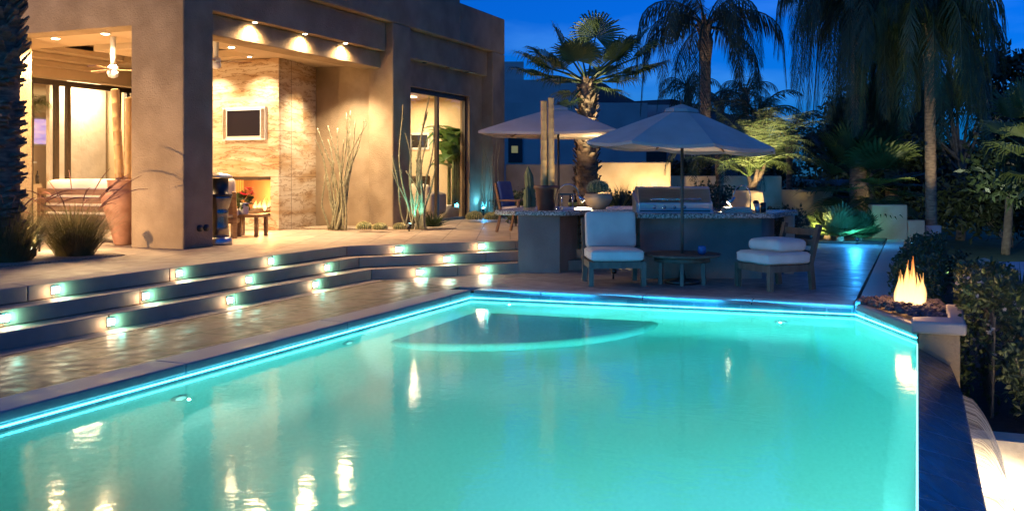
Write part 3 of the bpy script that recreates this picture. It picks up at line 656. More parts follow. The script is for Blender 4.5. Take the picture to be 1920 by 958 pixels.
# slatted chair + low table + poinsettia
def rotz(a): return Matrix.Rotation(a, 3, 'Z')
def piping(c, sx, sy, r_, z, par, m):
    pts = []; hx, hy = sx / 2, sy / 2
    for cx, cy, a0 in ((hx - r_, hy - r_, 0), (-hx + r_, hy - r_, 1), (-hx + r_, -hy + r_, 2), (hx - r_, -hy + r_, 3)):
        for k in range(5):
            a = (a0 + k / 4) * PI / 2; pts.append((c[0] + cx + r_ * math.cos(a), c[1] + cy + r_ * math.sin(a), z))
    pts.append(pts[0]); return MB().tube(pts, .007, 6, False).build('piping', m, par)
def lounge(name, label, loc, rz, w_=.74, d_=.78, cat='chair', group=None, wood='wood', fabric='fabric', cushions=True, back_h=.84, slats=4, flat=False):
    r = thing(name, label, cat, (0, 0, 0), group)      # faces -Y locally
    hw, hd = w_ / 2, d_ / 2
    for sx in (-1, 1):
        MB().box((sx * hw - .035, -hd, 0), (sx * hw + .035, -hd + .07, .36)).build('leg', M[wood], r)
        l_ = MB(); l_.bar((sx * hw, hd - .02, 0), (sx * hw, hd - .06, .36), .07); l_.bar((sx * hw, hd - .062, .355), (sx * hw, hd + .10, back_h), .07, .06); l_.build('leg', M[wood], r)
    f = MB().box((-hw + .036, -hd + .01, .26), (hw - .036, -hd + .05, .36)).box((-hw + .036, hd - .08, .26), (hw - .036, hd - .04, .36))
    for sx in (-1, 1): f.box((sx * hw - .02, -hd + .071, .262), (sx * hw + .02, hd - .09, .358))
    f.box((-hw + .021, -hd + .05, .34), (hw - .021, hd - .08, .359)); f.build('seat_frame', M[wood], r)
    b = MB()
    for k in range(slats):
        t = (k + .6) / slats; z = .42 + (back_h - .46) * t; y = hd - .062 + .162 * (z - .355) / (back_h - .355); b.box((-hw + .036, y - .014, z - .055), (hw - .036, y + .014, z + .04))
    b.build('backrest', M[wood], r)
    if cushions:
        sc0 = MB().cushion((0, -.02, .45), (w_ + .02, d_ - .02, .17), .06, .02).build('seat_cushion', M[fabric], r)
        for zz in (.405, .495): piping((0, -.02), w_ + .02, d_ - .02, .06, zz, sc0, M[fabric])
        if flat: MB().cushion((.0, .05, .625), (w_ - .10, d_ - .22, .17), .07, .03, rotz(.1)).build('back_cushion', M[fabric], r)
        else: MB().cushion((0, hd - .12, .80), (w_ - .0, .17, .56), .065, .0, Matrix.Rotation(-.2, 3, 'X')).build('back_cushion', M[fabric], r)
    r.location = loc; r.rotation_euler = (0, 0, rz)
    return r
pc = dp(428, 17.5, T)
lounge('slatted_chair', 'teak slatted patio chair with a pale cushion facing the hearth', (pc.x - .22, pc.y, T), YAW + .15 + PI, cat='chair', w_=.66, d_=.66)
tb = dp(468, 17.95, T)
lt = thing('low_table', 'low teak side table beside the slatted patio chair', 'table', (0, 0, 0))
MB().box((-.30, -.26, .36), (.26, .26, .41)).build('tabletop', M['wood'], lt)
for sx, sy in ((-.27, -.22), (.20, -.22), (-.27, .17), (.20, .17)): MB().box((sx, sy, 0), (sx + .06, sy + .06, .36)).build('leg', M['wood'], lt)
lt.location = tb; lt.rotation_euler = (0, 0, .2)
pp = dp(457, 17.9, T + .41)
pn = thing('poinsettia', 'red poinsettia in a white pot on the low teak table', 'potted plant', pp)
MB().lathe([(.075, 0), (.085, .02), (.095, .21), (.09, .215), (.08, .2)], pp, 20).build('pot', M['white'], pn)
def leafquad(mb, p, d, s, l, w_, fold=0.0):      # one pointed leaf
    d = V(d).normalized(); s = V(s); s = (s - d * s.dot(d)); s = s.normalized() if s.length > 1e-5 else d.orthogonal().normalized(); n_ = d.cross(s)
    p = V(p); m1 = p + d * l * .42
    mb.add([p, m1 + s * w_ / 2 + n_ * fold, p + d * l, m1 - s * w_ / 2 + n_ * fold], [(0, 1, 2, 3)])
def rdir(rn, up=0.0):
    while True:
        v = V((rn.uniform(-1, 1), rn.uniform(-1, 1), rn.uniform(-1, 1)))
        if .05 < v.length < 1: v = v.normalized() + V((0, 0, up)); return v.normalized()
rn = random.Random(3); lv = MB(); rd = MB()
for k in range(60):
    d = rdir(rn, .4); leafquad(lv, pp + V((0, 0, .24)) + d * .05, d, rdir(rn), .17, .08)
for h in range(7):
    c = pp + V((rn.uniform(-.15, .15), rn.uniform(-.12, .12), .36 + rn.uniform(0, .14)))
    for k in range(12):
        a = k * PI / 6; leafquad(rd, c, (math.cos(a), math.sin(a), rn.uniform(.0, .5)), (-math.sin(a), math.cos(a), 0), .11, .05)
lv.build('leaves', M['leaf'], pn); rd.build('bracts', M['red'], pn)
# living room: plant on the TV stand, side counter with bottles, stool
def pinnate(mb, base_, az, el, Ln, curve, ll, n=40, hang=.4, w_=.02, rn=random, rach=.012, twist=.0):
    p = V(base_); pts = [p.copy()]; e = el; step = Ln / 16; d = None
    for i in range(16):
        d = V((math.cos(az) * math.cos(e), math.sin(az) * math.cos(e), math.sin(e))); p = p + d * step; pts.append(p.copy()); e -= curve / 16 * (.5 + i / 12)
        e = max(e, -1.5)
    mb.tube(pts, [rach * (1 - .85 * i / 16) for i in range(17)], 4, False)
    side = V((-math.sin(az), math.cos(az), 0))
    for k in range(n):
        t = .14 + .86 * k / (n - 1); f = t * 16; i = min(15, int(f)); q = pts[i].lerp(pts[i + 1], f - i); dd = (pts[i + 1] - pts[i]).normalized()
        L_ = ll * (math.sin(PI * min(1, .12 + t * .88)) ** .6 + .12)
        for sg in (-1, 1):
            v = side * sg * .8 + dd * .55 + V((0, 0, -hang * (.6 + .8 * rn.random()) + .15)) + rdir(rn) * .12
            v.normalize(); tip = v + V((0, 0, -hang * .6)); tip.normalize()
            L2 = L_ * rn.uniform(.8, 1.1); m1 = q + v * L2 * .5; e_ = m1 + tip * L2 * .5; wv = dd * w_ / 2
            mb.add([q - wv * .5, q + wv * .5, m1 + wv, m1 - wv, e_], [(0, 1, 2, 3), (3, 2, 4)])
def fan_leaf(mb, base_, d, pet, R, n=34, spread=2.2, droop=.25, rn=random, prad=.012, up=V((0, 0, 1))):
    base_ = V(base_); d = V(d).normalized()
    mid = base_ + d * pet * .5 + V((0, 0, .04 * pet)); hub = base_ + d * pet
    mb.tube([base_, mid, hub], [prad * 1.3, prad, prad * .7], 4, False)
    s = d.cross(up); s = s.normalized() if s.length > .05 else V((1, 0, 0)); nn = s.cross(d)
    # blade plane tilts upwards a little
    d2 = (d * .93 + nn * .25).normalized(); nn = s.cross(d2)
    da = 2 * spread / (n - 1)
    for k in range(n):
        a = -spread + da * k; L_ = R * (1 - .32 * (abs(a) / spread) ** 2) * rn.uniform(.9, 1.06)
        dr = d2 * math.cos(a) + s * math.sin(a); sd_ = -d2 * math.sin(a) + s * math.cos(a)
        zz = nn * (.03 * R)
        c1 = hub + dr * L_ * .55 + nn * abs(math.sin(a)) * .10 * R; wv = sd_ * (L_ * .55 * da * .5)
        bend = V((0, 0, -droop * L_ * rn.uniform(.4, 1.3)))
        c2 = c1 + dr * L_ * .28 + bend * .3; tip = c1 + dr * L_ * .42 + bend
        mb.add([hub, c1 - wv, c1 + zz * .5, c1 + wv, c2 - wv * .55, c2 + wv * .55, tip], [(0, 1, 2), (0, 2, 3), (1, 4, 5, 3), (4, 6, 5)])
pb_ = at_x(62, 190, -18.0); pb_.z = zt + .02
ip = thing('houseplant', 'green arching palm above the glowing television indoors', 'houseplant', (-18.0, pb_.y, T))
MB().tube([(-18.05, pb_.y, T), (-18.0, pb_.y, zt + .35)], .03, 8).build('stem', M['bark'], ip)
rn = random.Random(12); lf = MB()
for k in range(16): pinnate(lf, (-18.0, pb_.y, zt + .30), k * 2.4, rn.uniform(.1, 1.2), rn.uniform(.45, .75), 1.8, .28, 14, .5, .02, rn, .008)
lf.build('fronds', M['frond_lt'], ip)
bz = T
kc = at_x(58, 300, -17.9)
cb = thing('bar_cabinet', 'pale bar cabinet with a shelf behind the sliding glass', 'cabinet', (-17.9, kc.y, T))
ya, yb = at_x(30, 0, -17.9).y, at_x(66, 0, -17.9).y
zc = at_x(50, 303, -17.9).z; zc2 = at_x(50, 345, -17.9).z
MB().box((-18.1, ya, T), (-17.7, yb, zc2)).build('body', M['stucco_in'], cb); MB().box((-18.1, ya, zc - .03), (-17.85, yb, zc)).build('shelf', M['white'], cb); MB().box((-18.12, ya, zc2), (-18.10, yb, zc - .032)).build('back_panel', M['stucco_in'], cb)
for k, c in enumerate(('label_y', 'label_y', 'bottle')):
    y = ya + .12 + .16 * k; o = MB().lathe([(.035, 0), (.04, .02), (.04, .17), (.015, .23), (.015, .29)], (-17.78, y, zc2), 12).build('bottle', M[c])
    tag(o, ('yellow bottle on the bar cabinet nearest the palm trunk', 'yellow bottle in the middle of the bar cabinet', 'dark bottle at the right end of the bar cabinet')[k], 'bottle', 'bottles on the bar cabinet')
# garden room behind the tall door: banana plant, sofa, picture
gp = at_y(862, 380, 23.0); gx = min(gp.x, -11.5)
bn = thing('banana_plant', 'tall broad leaved banana plant behind the right pane of the glass door', 'houseplant', (gx, gp.y, T))
st = MB(); lf = MB(); rn = random.Random(5)
for k in range(7):
    b0 = V((gx + rn.uniform(-.3, .25), gp.y + rn.uniform(-.3, .3), T + .3)); hh = rn.uniform(1.2, 1.9); st.tube([b0, b0 + V((0, 0, hh * .7)), b0 + V((rn.uniform(-.1, .1), rn.uniform(-.1, .1), hh))], [.05, .045, .03], 8)
    for j in range(6):
        az = rn.uniform(0, 6.28); el = rn.uniform(.2, 1.3); L_ = rn.uniform(.7, 1.05); p = b0 + V((0, 0, hh * rn.uniform(.7, 1.05))); rows = []
        e = el
        for i in range(9):
            t = i / 8; d = V((math.cos(az) * math.cos(e), math.sin(az) * math.cos(e), math.sin(e))); s = V((-math.sin(az), math.cos(az), 0)); n_ = s.cross(d)
            wd = .0 if i == 0 else .19 * math.sin(PI * min(1, .1 + t * .88)) ** .7
            rows += [p - s * wd - n_ * wd * .25, p, p + s * wd - n_ * wd * .25]; p = p + d * L_ / 8; p.y = min(p.y, 23.7); p.x = min(p.x, -11.12); e -= .17
        lf.add(rows, [f for i in range(8) for f in ((i * 3, i * 3 + 1, i * 3 + 4, i * 3 + 3), (i * 3 + 1, i * 3 + 2, i * 3 + 5, i * 3 + 4))], True)
st.build('stems', M['cactus'], bn); lf.build('leaves', M['banana'], bn)
MB().lathe([(.22, 0), (.26, .3), (.27, .34), (.2, .33)], (gx, gp.y, T), 20).build('pot', M['white'], bn)
lamp('SPOT', (gx - .3, gp.y - 1.0, T + .15), 260, CREAM, bn, .04, 80, .6, (gx, gp.y, T + 2))  # added spot without a fixture, brightens the banana leaves
sx0 = -13.3; sx1 = -11.45; sm = (sx0 + sx1) / 2; sl = sx1 - sx0
so_ = thing('sofa', 'cream rounded sofa inside the garden room behind the glass door', 'sofa', (sm, 21.9, T))
MB().cushion((sm, 22.05, T + .28), (sl, .85, .46), .14).build('seat', M['sofa'], so_)
MB().cushion((sm, 21.7, T + .60), (sl + .05, .28, .62), .13).build('backrest', M['sofa'], so_)
for x in (sx0, sx1): MB().cushion((x, 22.05, T + .42), (.24, .9, .56), .11).build('armrest', M['sofa'], so_)
YB = 23.74
p0 = at_y(770, 281, YB); p1 = at_y(806, 249, YB)
pi = thing('wall_picture', 'dark picture in a pale frame on the garden room wall', 'picture', ((p0.x + p1.x) / 2, YB, p0.z))
MB().box((p0.x, YB - .03, p0.z), (p1.x, YB - .002, p1.z)).build('frame', M['silver'], pi); MB().box((p0.x + .06, YB - .035, p0.z + .06), (p1.x - .06, YB - .031, p1.z - .06)).build('image', M['black'], pi)
p0 = at_y(768, 350, YB); p1 = at_y(806, 330, YB)
sdb = thing('sideboard', 'low dark sideboard beneath the picture in the garden room', 'sideboard', ((p0.x + p1.x) / 2, YB - .2, T))
MB().box((p0.x, YB - .42, T + .12), (p1.x, YB - .01, p1.z)).build('body', M['dkwood'], sdb); MB().box((p0.x + .05, YB - .43, T + .2), (p1.x - .05, YB - .421, p1.z - .06)).build('door', M['bronze'], sdb)
for x in (p0.x + .03, p1.x - .09): MB().box((x, YB - .40, T), (x + .06, YB - .34, T + .12)).build('leg', M['dkwood'], sdb)
# =================================================================== PLANTS BY THE HOUSE
def ocotillo(c, stems, label, seed, thick=.019, spines=True, mat='ocotillo'):
    rn = random.Random(seed); mb = MB(); sp = MB(); c = V(c)
    for px, py, t, bx in stems:                # tip of each cane
        tip = dp(px, t, zy(py, t)); b0 = c + V((bx * .35 + rn.uniform(-.05, .05), rn.uniform(-.07, .07), 0)); n = 16; pts = []
        wob = rn.uniform(-.16, .16); w2 = rn.uniform(-.05, .05); ph = rn.uniform(0, 6)
        for i in range(n + 1):
            u = i / n; q = b0.lerp(tip, u); q += RT * (wob * math.sin(PI * u) + .04 * math.sin(7 * u + ph)) + FW * w2 * math.sin(PI * u); q -= RT * ((tip - b0).dot(RT) * .25 * math.sin(PI * u)); pts.append(q)
        mb.tube(pts, [thick * (1.2 - .65 * i / n) for i in range(n + 1)], 6)
        if spines:
            for k in range(int(70 * (tip - b0).length / 2)):
                u = rn.uniform(.02, .98) * n; i = min(n - 1, int(u)); q = pts[i].lerp(pts[i + 1], u - i); d = rdir(rn, .2)
                leafquad(sp, q + d * thick * .5, d, rdir(rn), rn.uniform(.022, .05), .016)
    r = thing('ocotillo', label, 'desert shrub', c)
    mb.build('canes', M[mat], r)
    if spines: sp.build('spines', M['ocospine'], r)
    return r
c1 = at_z(630, 431, T + .015)
tt = 20.2
o1 = ocotillo(c1, [(588, 262, tt, -.2), (596, 240, tt, -.3), (600, 288, tt, -.4), (618, 236, tt, -.1), (622, 300, tt - .3, -.2), (648, 212, tt, .1), (655, 208, tt + .2, .2), (660, 250, tt, .2), (670, 225, tt, .3), (684, 222, tt, .5), (684, 232, tt - .3, .6), (676, 275, tt, .4), (640, 262, tt - .4, 0), (633, 240, tt + .2, 0), (612, 262, tt + .2, -.1), (628, 330, tt - .3, 0), (650, 330, tt - .2, .3), (605, 330, tt - .3, -.5)],
         'bare grey ocotillo canes standing against the warm lit stucco wall', 21)
c2 = at_z(783, 430, T + .015); tt = 20.1
o2 = ocotillo(c2, [(752, 196, tt, -.5), (758, 250, tt, -.3), (738, 292, tt, -.7), (735, 318, tt - .2, -.8), (768, 252, tt, -.2), (796, 205, tt + .2, 0), (802, 182, tt, .2), (801, 210, tt, .1), (812, 236, tt, .3), (806, 260, tt - .2, .3), (816, 300, tt, .5), (820, 312, tt, .6), (790, 290, tt - .3, 0), (776, 300, tt - .2, -.2), (764, 320, tt - .3, -.4)],
         'tall ocotillo lit teal from below in front of the dark pilaster', 22)
c3 = at_z(915, 409, T); tt = 24.6
ocotillo(c3, [(902, 262, tt, -.4), (910, 258, tt, -.1), (920, 262, tt, .2), (930, 255, tt, .3), (938, 266, tt, .5), (925, 290, tt, .3), (906, 300, tt, -.3)], 'thin bare ocotillo canes on the blue lit corner of the house', 23, .009, False)
def barrel(c, r, h, label, grp, mat='cactus', name='barrel_cactus', ribs=22, body_label=None):
    c = V(c); o = thing(name, label, 'cactus', c, grp); n = ribs * 2; vs = []; fs = []; m = 12; sp = MB(); rn = random.Random(int(c.x * 100))
    for i in range(m + 1):
        a = -.5 + (PI / 2 + .44) * i / m; rr = max(.01, r * math.cos(a)); z = h / 2 + h / 2 * math.sin(a) / 1.0
        for k in range(n):
            q = rr * (1.0 if k % 2 == 0 else .90); b = 2 * PI * k / n; p = c + V((q * math.cos(b), q * math.sin(b), z)); vs.append(p)
            if k % 2 == 0:
                for j in range(5):
                    d = (V((math.cos(b), math.sin(b), .3)) + rdir(rn) * .8).normalized(); leafquad(sp, p + V((0, 0, rn.uniform(-.5, .5) * h / m)), d, rdir(rn), r * .22, .008)
    fs = [(i * n + k, i * n + (k + 1) % n, (i + 1) * n + (k + 1) % n, (i + 1) * n + k) for i in range(m) for k in range(n)] + [tuple(range(m * n, (m + 1) * n))]
    MB().add(vs, fs).build('body', M[mat], o); sp.build('spines', M['spine'], o)
    return o
for px, py, r, lb in ((683, 433, .15, 'golden barrel cactus at the left end of the row of three'), (712, 434, .14, 'golden barrel cactus in the middle of the row of three'), (750, 433, .13, 'golden barrel cactus nearest the teal lit ocotillo')):
    barrel(at_z(px, py, T + .012), r, r * 1.15, lb, 'golden barrel cacti on the gravel')
barrel(at_z(889, 416, T), .19, .24, 'low barrel cactus left of the blue spotlight at the house corner', 'barrel cacti by the blue spotlight')
barrel(at_z(922, 416, T), .17, .22, 'low barrel cactus right of the blue spotlight at the house corner', 'barrel cacti by the blue spotlight')
sc_ = at_z(812, 430, T)
rn = random.Random(9); mb = MB()
for k in range(150):
    d = rdir(rn, .55); 
    if d.z < .05: continue
    leafquad(mb, sc_ + V((0, 0, .05)), d, rdir(rn), rn.uniform(.28, .48), .022)
tag(mb.build('spiky_yucca', M['frond']), 'small spiky rosette at the foot of the teal lit ocotillo', 'succulent')
# fountain grasses
def grass(c, R, Hh, n, label, seed, plumes=18, base=.2):
    rn = random.Random(seed); c = V(c); r = thing('fountain_grass', label, 'ornamental grass', c, 'fountain grasses by the palm trunk'); mb = MB(); pl = MB()
    def blade(mb_, p, az, L_, lean, w0, curl, m=6):
        d0 = V((math.cos(az), math.sin(az), 0)); s = V((-d0.y, d0.x, 0)); e = PI / 2 - lean; pts = []
        for i in range(m + 1):
            pts.append(p.copy()); dd = d0 * math.cos(e) + V((0, 0, math.sin(e))); p = p + dd * L_ / m; e -= curl / m * (.4 + 1.2 * i / m)
        vs = []
        for i, q in enumerate(pts): wv = s * w0 * (1 - (i / m) ** 1.6) * .5; vs += [q - wv, q + wv]
        mb_.add(vs, [(2 * i, 2 * i + 1, 2 * i + 3, 2 * i + 2) for i in range(m)]); return pts
    for k in range(n):
        az = rn.uniform(0, 2 * PI); q = rn.random() ** .5; p = c + V((math.cos(az) * base * q, math.sin(az) * base * q, 0))
        blade(mb, p, az + rn.uniform(-.5, .5), Hh * rn.uniform(.6, 1.1), .05 + .65 * q * rn.uniform(.5, 1.1), rn.uniform(.006, .011), rn.uniform(.4, 1.9))
    for k in range(plumes):
        az = rn.uniform(0, 2 * PI); p = c + V((math.cos(az) * base * .5, math.sin(az) * base * .5, .1))
        pts = blade(mb, p, az, Hh * rn.uniform(1.1, 1.55), rn.uniform(.1, .5), .004, rn.uniform(.9, 2.0), 10)
        pl.tube(pts[6:], [.003, .007, .008, .006, .002], 6)
    mb.build('blades', M['blade'], r); pl.build('plumes', M['plume'], r); return r
grass(at_z(140, 481, T), .5, .92, 1500, 'dense fountain grass clump with red plumes right of the small spotlight', 31, 22, .24)
grass(at_z(14, 492, T), .6, .95, 1500, 'dense fountain grass clump at the foot of the shaggy palm trunk', 32, 12, .27)
# foreground palm trunk with leaf boots
pt = dp(3, 12.6, T)
pm = thing('palm_tree', 'shaggy palm trunk with old leaf boots at the left edge of the terrace', 'palm tree', pt)
mb = MB(); rn = random.Random(4)
mb.lathe([(.24, 0), (.22, 1.0), (.215, 2.2), (.225, 3.4), (.25, 5.5)], pt, 20); bt = MB()
for k in range(620):
    z = rn.uniform(.4, 5.4); a = rn.uniform(0, 2 * PI); d = V((math.cos(a), math.sin(a), 0)); p = pt + d * .20 + V((0, 0, z)); s = V((-d.y, d.x, 0))
    big = z > 2.6; up = (d * rn.uniform(.5, 1.0) + V((0, 0, .8 if big else .15))).normalized(); L_ = rn.uniform(.08, .17) * (1.35 if big else .75); wd = rn.uniform(.05, .10)
    q = p + up * L_; t_ = V((0, 0, -.03)); bt.add([p - s * wd, p + s * wd, q + s * wd * .4, q - s * wd * .4, p - s * wd + t_ * 1.5, p + s * wd + t_ * 1.5, q + s * wd * .4 + t_, q - s * wd * .4 + t_], [(0, 1, 2, 3), (7, 6, 5, 4), (1, 5, 6, 2), (2, 6, 7, 3), (3, 7, 4, 0)])
mb.build('trunk', M['trunk'], pm); bt.build('leaf_boots', M['trunk'], pm)
cr = MB()
for k in range(22):
    az = k * 2.39; el = rn.uniform(-.5, .9); fan_leaf(cr, pt + V((0, 0, 5.5)), (math.cos(az) * math.cos(el), math.sin(az) * math.cos(el), math.sin(el)), rn.uniform(.7, 1.0), .95, 26, 2.0, .45, rn)
cr.build('crown', M['fan'], pm)
# small landscape spotlights
def spotfix(c, aim, label, color, power, hot, grp='landscape spotlights', h=.22, angle=70, body='black', bulb_r=.034):
    c = V(c); o = thing('garden_spotlight', label, 'spotlight', c, grp); aim = V(aim)
    d = (aim - (c + V((0, 0, h)))).normalized(); head = c + V((0, 0, h))
    MB().tube([c - V((0, 0, .02)), head - V((0, 0, .03))], .016, 8).build('stake', M[body], o)
    MB().tube([head - d * .06, head - d * .03, head + d * .05], [.03, .045, .05], 14).build('housing', M[body], o)
    MB().tube([head + d * .045, head + d * .06], [.042, .036], 12).build('bulb', M[hot], o)
    lamp('SPOT', head + d * .09, power, color, o, .03, angle, .7, aim)
    return o
spotfix(dp(62, 13.0, T), pt + V((.1, .15, 3.4)), 'added small spotlight in the grass brightening the shaggy palm trunk', WARM2, 260, 'hotwarm', h=.1, angle=60)  # extra spot, added to lift the dark trunk
spotfix(at_z(74, 474, T), (-12.9, 11.9, 3.2), 'small warm spotlight glowing between the two grass clumps', WARM2, 45, 'hotwarm', h=.2)
lamp('POINT', at_z(74, 474, T) + V((.1, .15, .40)), 40, WARM2, None, .04)  # added bare lamp above the spotlight, brightens the grass and trunk
spotfix((-13.3, 7.7, T), (-11.7, 11.7, 2.8), 'assumed landscape spotlight out of view in the gravel washing the upper house wall', (1, .60, .27), 1500, 'hotwarm', angle=95)  # assumed lamp outside the frame, added to light the left wall warm
spotfix(c2 + V((.05, -.45, 0)), c2 + V((.0, .2, 1.1)), 'assumed small teal spotlight at the foot of the tall ocotillo', (.12, .95, .85), 55, 'hotcool', h=.08, angle=80)  # assumed fixture, inferred from the teal light on the canes
bc = at_z(907, 409, T)
spotfix(bc + V((0, 0, .08)), bc + V((.0, -.5, 1.9)), 'bright blue spotlight between the low barrel cacti', (.10, .55, 1), 30, 'hotcool', h=.14, angle=150)
lamp('POINT', bc + V((.1, -.15, .33)), 14, (.05, .45, 1), None, .05)
# =================================================================== STEP LIGHTS
def step_light():
    r = thing('step_light', 'step light', 'step light', (0, 0, 0), 'step lights in the pool stairs')      # local: riser face is x=0, looking to +X
    f = MB(); s = .062
    f.box((.0, -s, -.045), (.012, s, -.034)).box((0, -s, .034), (.012, s, .045)).box((0, -s, -.034), (.012, -s + .012, .034)).box((0, s - .012, -.034), (.012, s, .034)).box((0, -.052, -.003), (.010, .052, .003)).box((0, -.003, -.034), (.009, .003, .034))
    f.build('frame', M['steel'], r); MB().box((-.004, -.05, -.034), (.004, .05, .034)).build('lens', M['hotstep'], r)
    lamp('POINT', (.075, -.085, -.01), 1.5, (1, .62, .34), r, .02); lamp('POINT', (.075, .08, .0), 1.9, (.22, 1, .80), r, .02)
    lamp('SPOT', (.05, 0, .02), 4.0, (1, .84, .58), r, .025, 120, .9, (.26, 0, -.16))
    return r
SL = [[(103, 541), (335, 512), (507, 489), (747, 468), (902, 465)], [(8, 596), (272, 555), (465, 524), (612, 501), (837, 488)], [(207, 603), (430, 563), (590, 534), (786, 512), (906, 505)]]
ORD = ['first', 'second', 'third', 'fourth', 'fifth']; RW = ['top', 'middle', 'bottom']
proto = None
for ri in range(3):
    lev = 2 - ri; ln = lines[lev]; zc = RISE * lev + RISE * .5
    for k, (px, py) in enumerate(SL[ri]):
        best = None
        for sgi in (0, 1):
            p = V((*ln[sgi], 0)); q = V((*ln[sgi + 1], 0)); d = (q - p).normalized(); r_ = ray(px, py); r2 = V((r_.x, r_.y, 0))
            det = r2.x * -d.y + d.x * r2.y
            t = (p.x * -d.y + d.x * p.y) / det; hit = r2 * t; u = (hit - p).dot(d)
            if -.01 <= u <= (q - p).length + .01: best = (hit, d)
        hit, d = best; n_ = V((d.y, -d.x, 0))
        if proto is None: proto = step_light(); o = proto
        else: o = tree_copy(proto)
        o.location = (hit.x, hit.y, zc); o.rotation_euler = (0, 0, math.atan2(n_.y, n_.x))
        o['label'] = f'{ORD[k]} square step light from the left in the {RW[ri]} riser of the stairs'
# =================================================================== POOL LIGHTS
def pool_light(p, n_, label, power, color, aim, ang=165):
    n_ = V(n_).normalized(); p = V(p); o = thing('pool_light', label, 'pool light', p, 'underwater pool lights')
    MB().tube([p, p + n_ * .03], [.085, .08], 20).build('rim', M['steel'], o); MB().tube([p + n_ * .028, p + n_ * .045], [.06, .05], 20).build('lens', M['hotpool'], o)
    lamp('SPOT', p + n_ * .12, power, color, o, .008, ang, .8, p + V(aim)); return o
MINT = (1.0, 1.0, .80); TEAL = (.30, 1, .95)
pool_light((-5.826, 6.45, -.72), (1, 0, 0), 'glowing underwater light nearest the camera on the stair side pool wall', 80, (1, .98, .80), (1, .1, -.05))
pool_light((-5.826, 9.09, -.62), (1, 0, 0), 'glowing underwater light beside the rounded entry steps', 170, (1, .98, .80), (1, .55, -.04))
pool_light((-1.9, -1.996, -.75), (0, 1, 0), 'assumed underwater light in the near pool wall under the camera', 20000, MINT, (.24, 1, -.20), ang=74)  # assumed lamp out of view, gives the bright near water
pool_light((-.8, -1.996, -.75), (0, 1, 0), 'second assumed underwater light in the near pool wall by the weir', 11500, MINT, (-.08, 1, -.20), ang=76)  # another assumed lamp out of view for the near water
pool_light((-.004, 5.0, -.80), (-1, 0, 0), 'added underwater light in the weir side wall', 420, TEAL, (-.5, .9, -.2), ang=130)  # added lamp, turns the right side of the water turquoise
pool_light((-5.2, FE(-5.2) - .004, -.33), (0, -1, 0), 'added deep blue underwater light tinting the far left pool corner', 220, (.01, .22, 1), (.3, -1, .0))  # added to give this corner its blue glow
pool_light((-1.6, FE(-1.6) - .004, -.75), (0, -1, 0), 'assumed underwater light in the far pool wall below the lounge chairs', 520, (.05, .85, .95), (0, -1, -.02))  # assumed from the turquoise glow along the far wall
fs = MB()
def strip(a, b, off=.03, z=-.099, hgt=.009):
    a = V((*a, 0)); b = V((*b, 0)); d = (b - a).normalized(); n_ = V((-d.y, d.x, 0)) * off
    fs.prism([(a.x, a.y), (b.x, b.y), (b.x + n_.x, b.y + n_.y), (a.x + n_.x, a.y + n_.y)], z, z + hgt)
strip(poly[4], (-5.83, -2)); strip(poly[3], poly[4]); strip(P_ch, poly[3])
ls_ = tag(fs.build('light_strip', M['fibre']), 'cyan light strip running under the pool coping', 'light strip')
for k in range(3):
    x_ = -4.85 + 1.7 * k; lamp('AREA', (x_, FE(x_) - .02, .05), 7.5, (.02, .42, 1), ls_, area=(1.6, .03), aim=(x_, FE(x_) + 1.0, .02))  # added lamps above the strip, they stand in for its blue glow on the coping
tag(MB().box((-.008, -2, WL - .03), (.006, 10.9, WL + .004)).build('weir_light_strip', M['fibrew']), 'pale glowing light strip along the vanishing edge of the pool', 'light strip')
# =================================================================== OUTDOOR KITCHEN
CZ = 1.04
kc = dp(1200, 16, 0)
kit = thing('outdoor_kitchen', 'long stucco outdoor kitchen counter with a granite top beside the stairs', 'outdoor kitchen', (kc.x, kc.y, 0))
def xy(v): return (v.x, v.y)
la = [(-6.17, 14.88), (-5.53, 15.15), (-5.53, 16.05), (-5.50, 17.6), (-6.6, 17.6)]
MB().prism([la[0], la[1], la[2], (-6.30, 16.05)], -.02, CZ - .082).build('base', M['kstucco'], kit)
MB().prism([(-5.62, 16.06), (-5.62, 17.6), (-6.30, 17.6), (-6.28, 16.06)], -.02, CZ - .083).build('base', M['kstucco'], kit)
F1, F2, B2, B1 = dp(1200, 15.2), dp(1428, 15.2), dp(1452, 16.3), dp(1150, 16.4)
B1 = F1 + (dp(1200, 16.4) - dp(1200, 15.2)) * 1.0
Lb = dp(1152, 15.9)
MB().prism([xy(F1), xy(F2), xy(B2), xy(B1)], -.02, CZ - .082).build('base', M['kstucco'], kit)
MB().prism([(-5.61, 17.5), (-5.61, 18.3), xy(dp(1335, 17.9)), xy(dp(1335, 17.2))], T - .1, CZ - .084).build('base', M['kstucco'], kit)
def topslab(poly_):
    o = MB().prism(poly_, CZ - .08, CZ).build('countertop', M['granite'], kit); b = o.modifiers.new('bevel', 'BEVEL'); b.width = .018; b.segments = 3; b.limit_method = 'ANGLE'; return o
topslab([(-6.62, 14.92), (-6.2, 14.82), (-5.36, 14.96), (-5.20, 15.2), (-5.20, 15.845), (-5.40, 15.846), (-5.40, 17.3), (-6.95, 17.3)])
topslab([xy(dp(1194, 14.9)), xy(dp(1452, 14.9)), xy(dp(1497, 16.5)), xy(dp(1194, 16.5))])
topslab([(-5.394, 15.85), xy(dp(1194, 16.51)), xy(dp(1340, 16.72)), xy(dp(1340, 18.0)), (-5.394, 17.9)])
# raised end post on the right
MB().prism([xy(dp(1470, 15.9)), xy(dp(1488, 15.9)), xy(dp(1490, 16.3)), xy(dp(1472, 16.3))], -.02, CZ - .081).build('post', M['wallbeige'], kit)
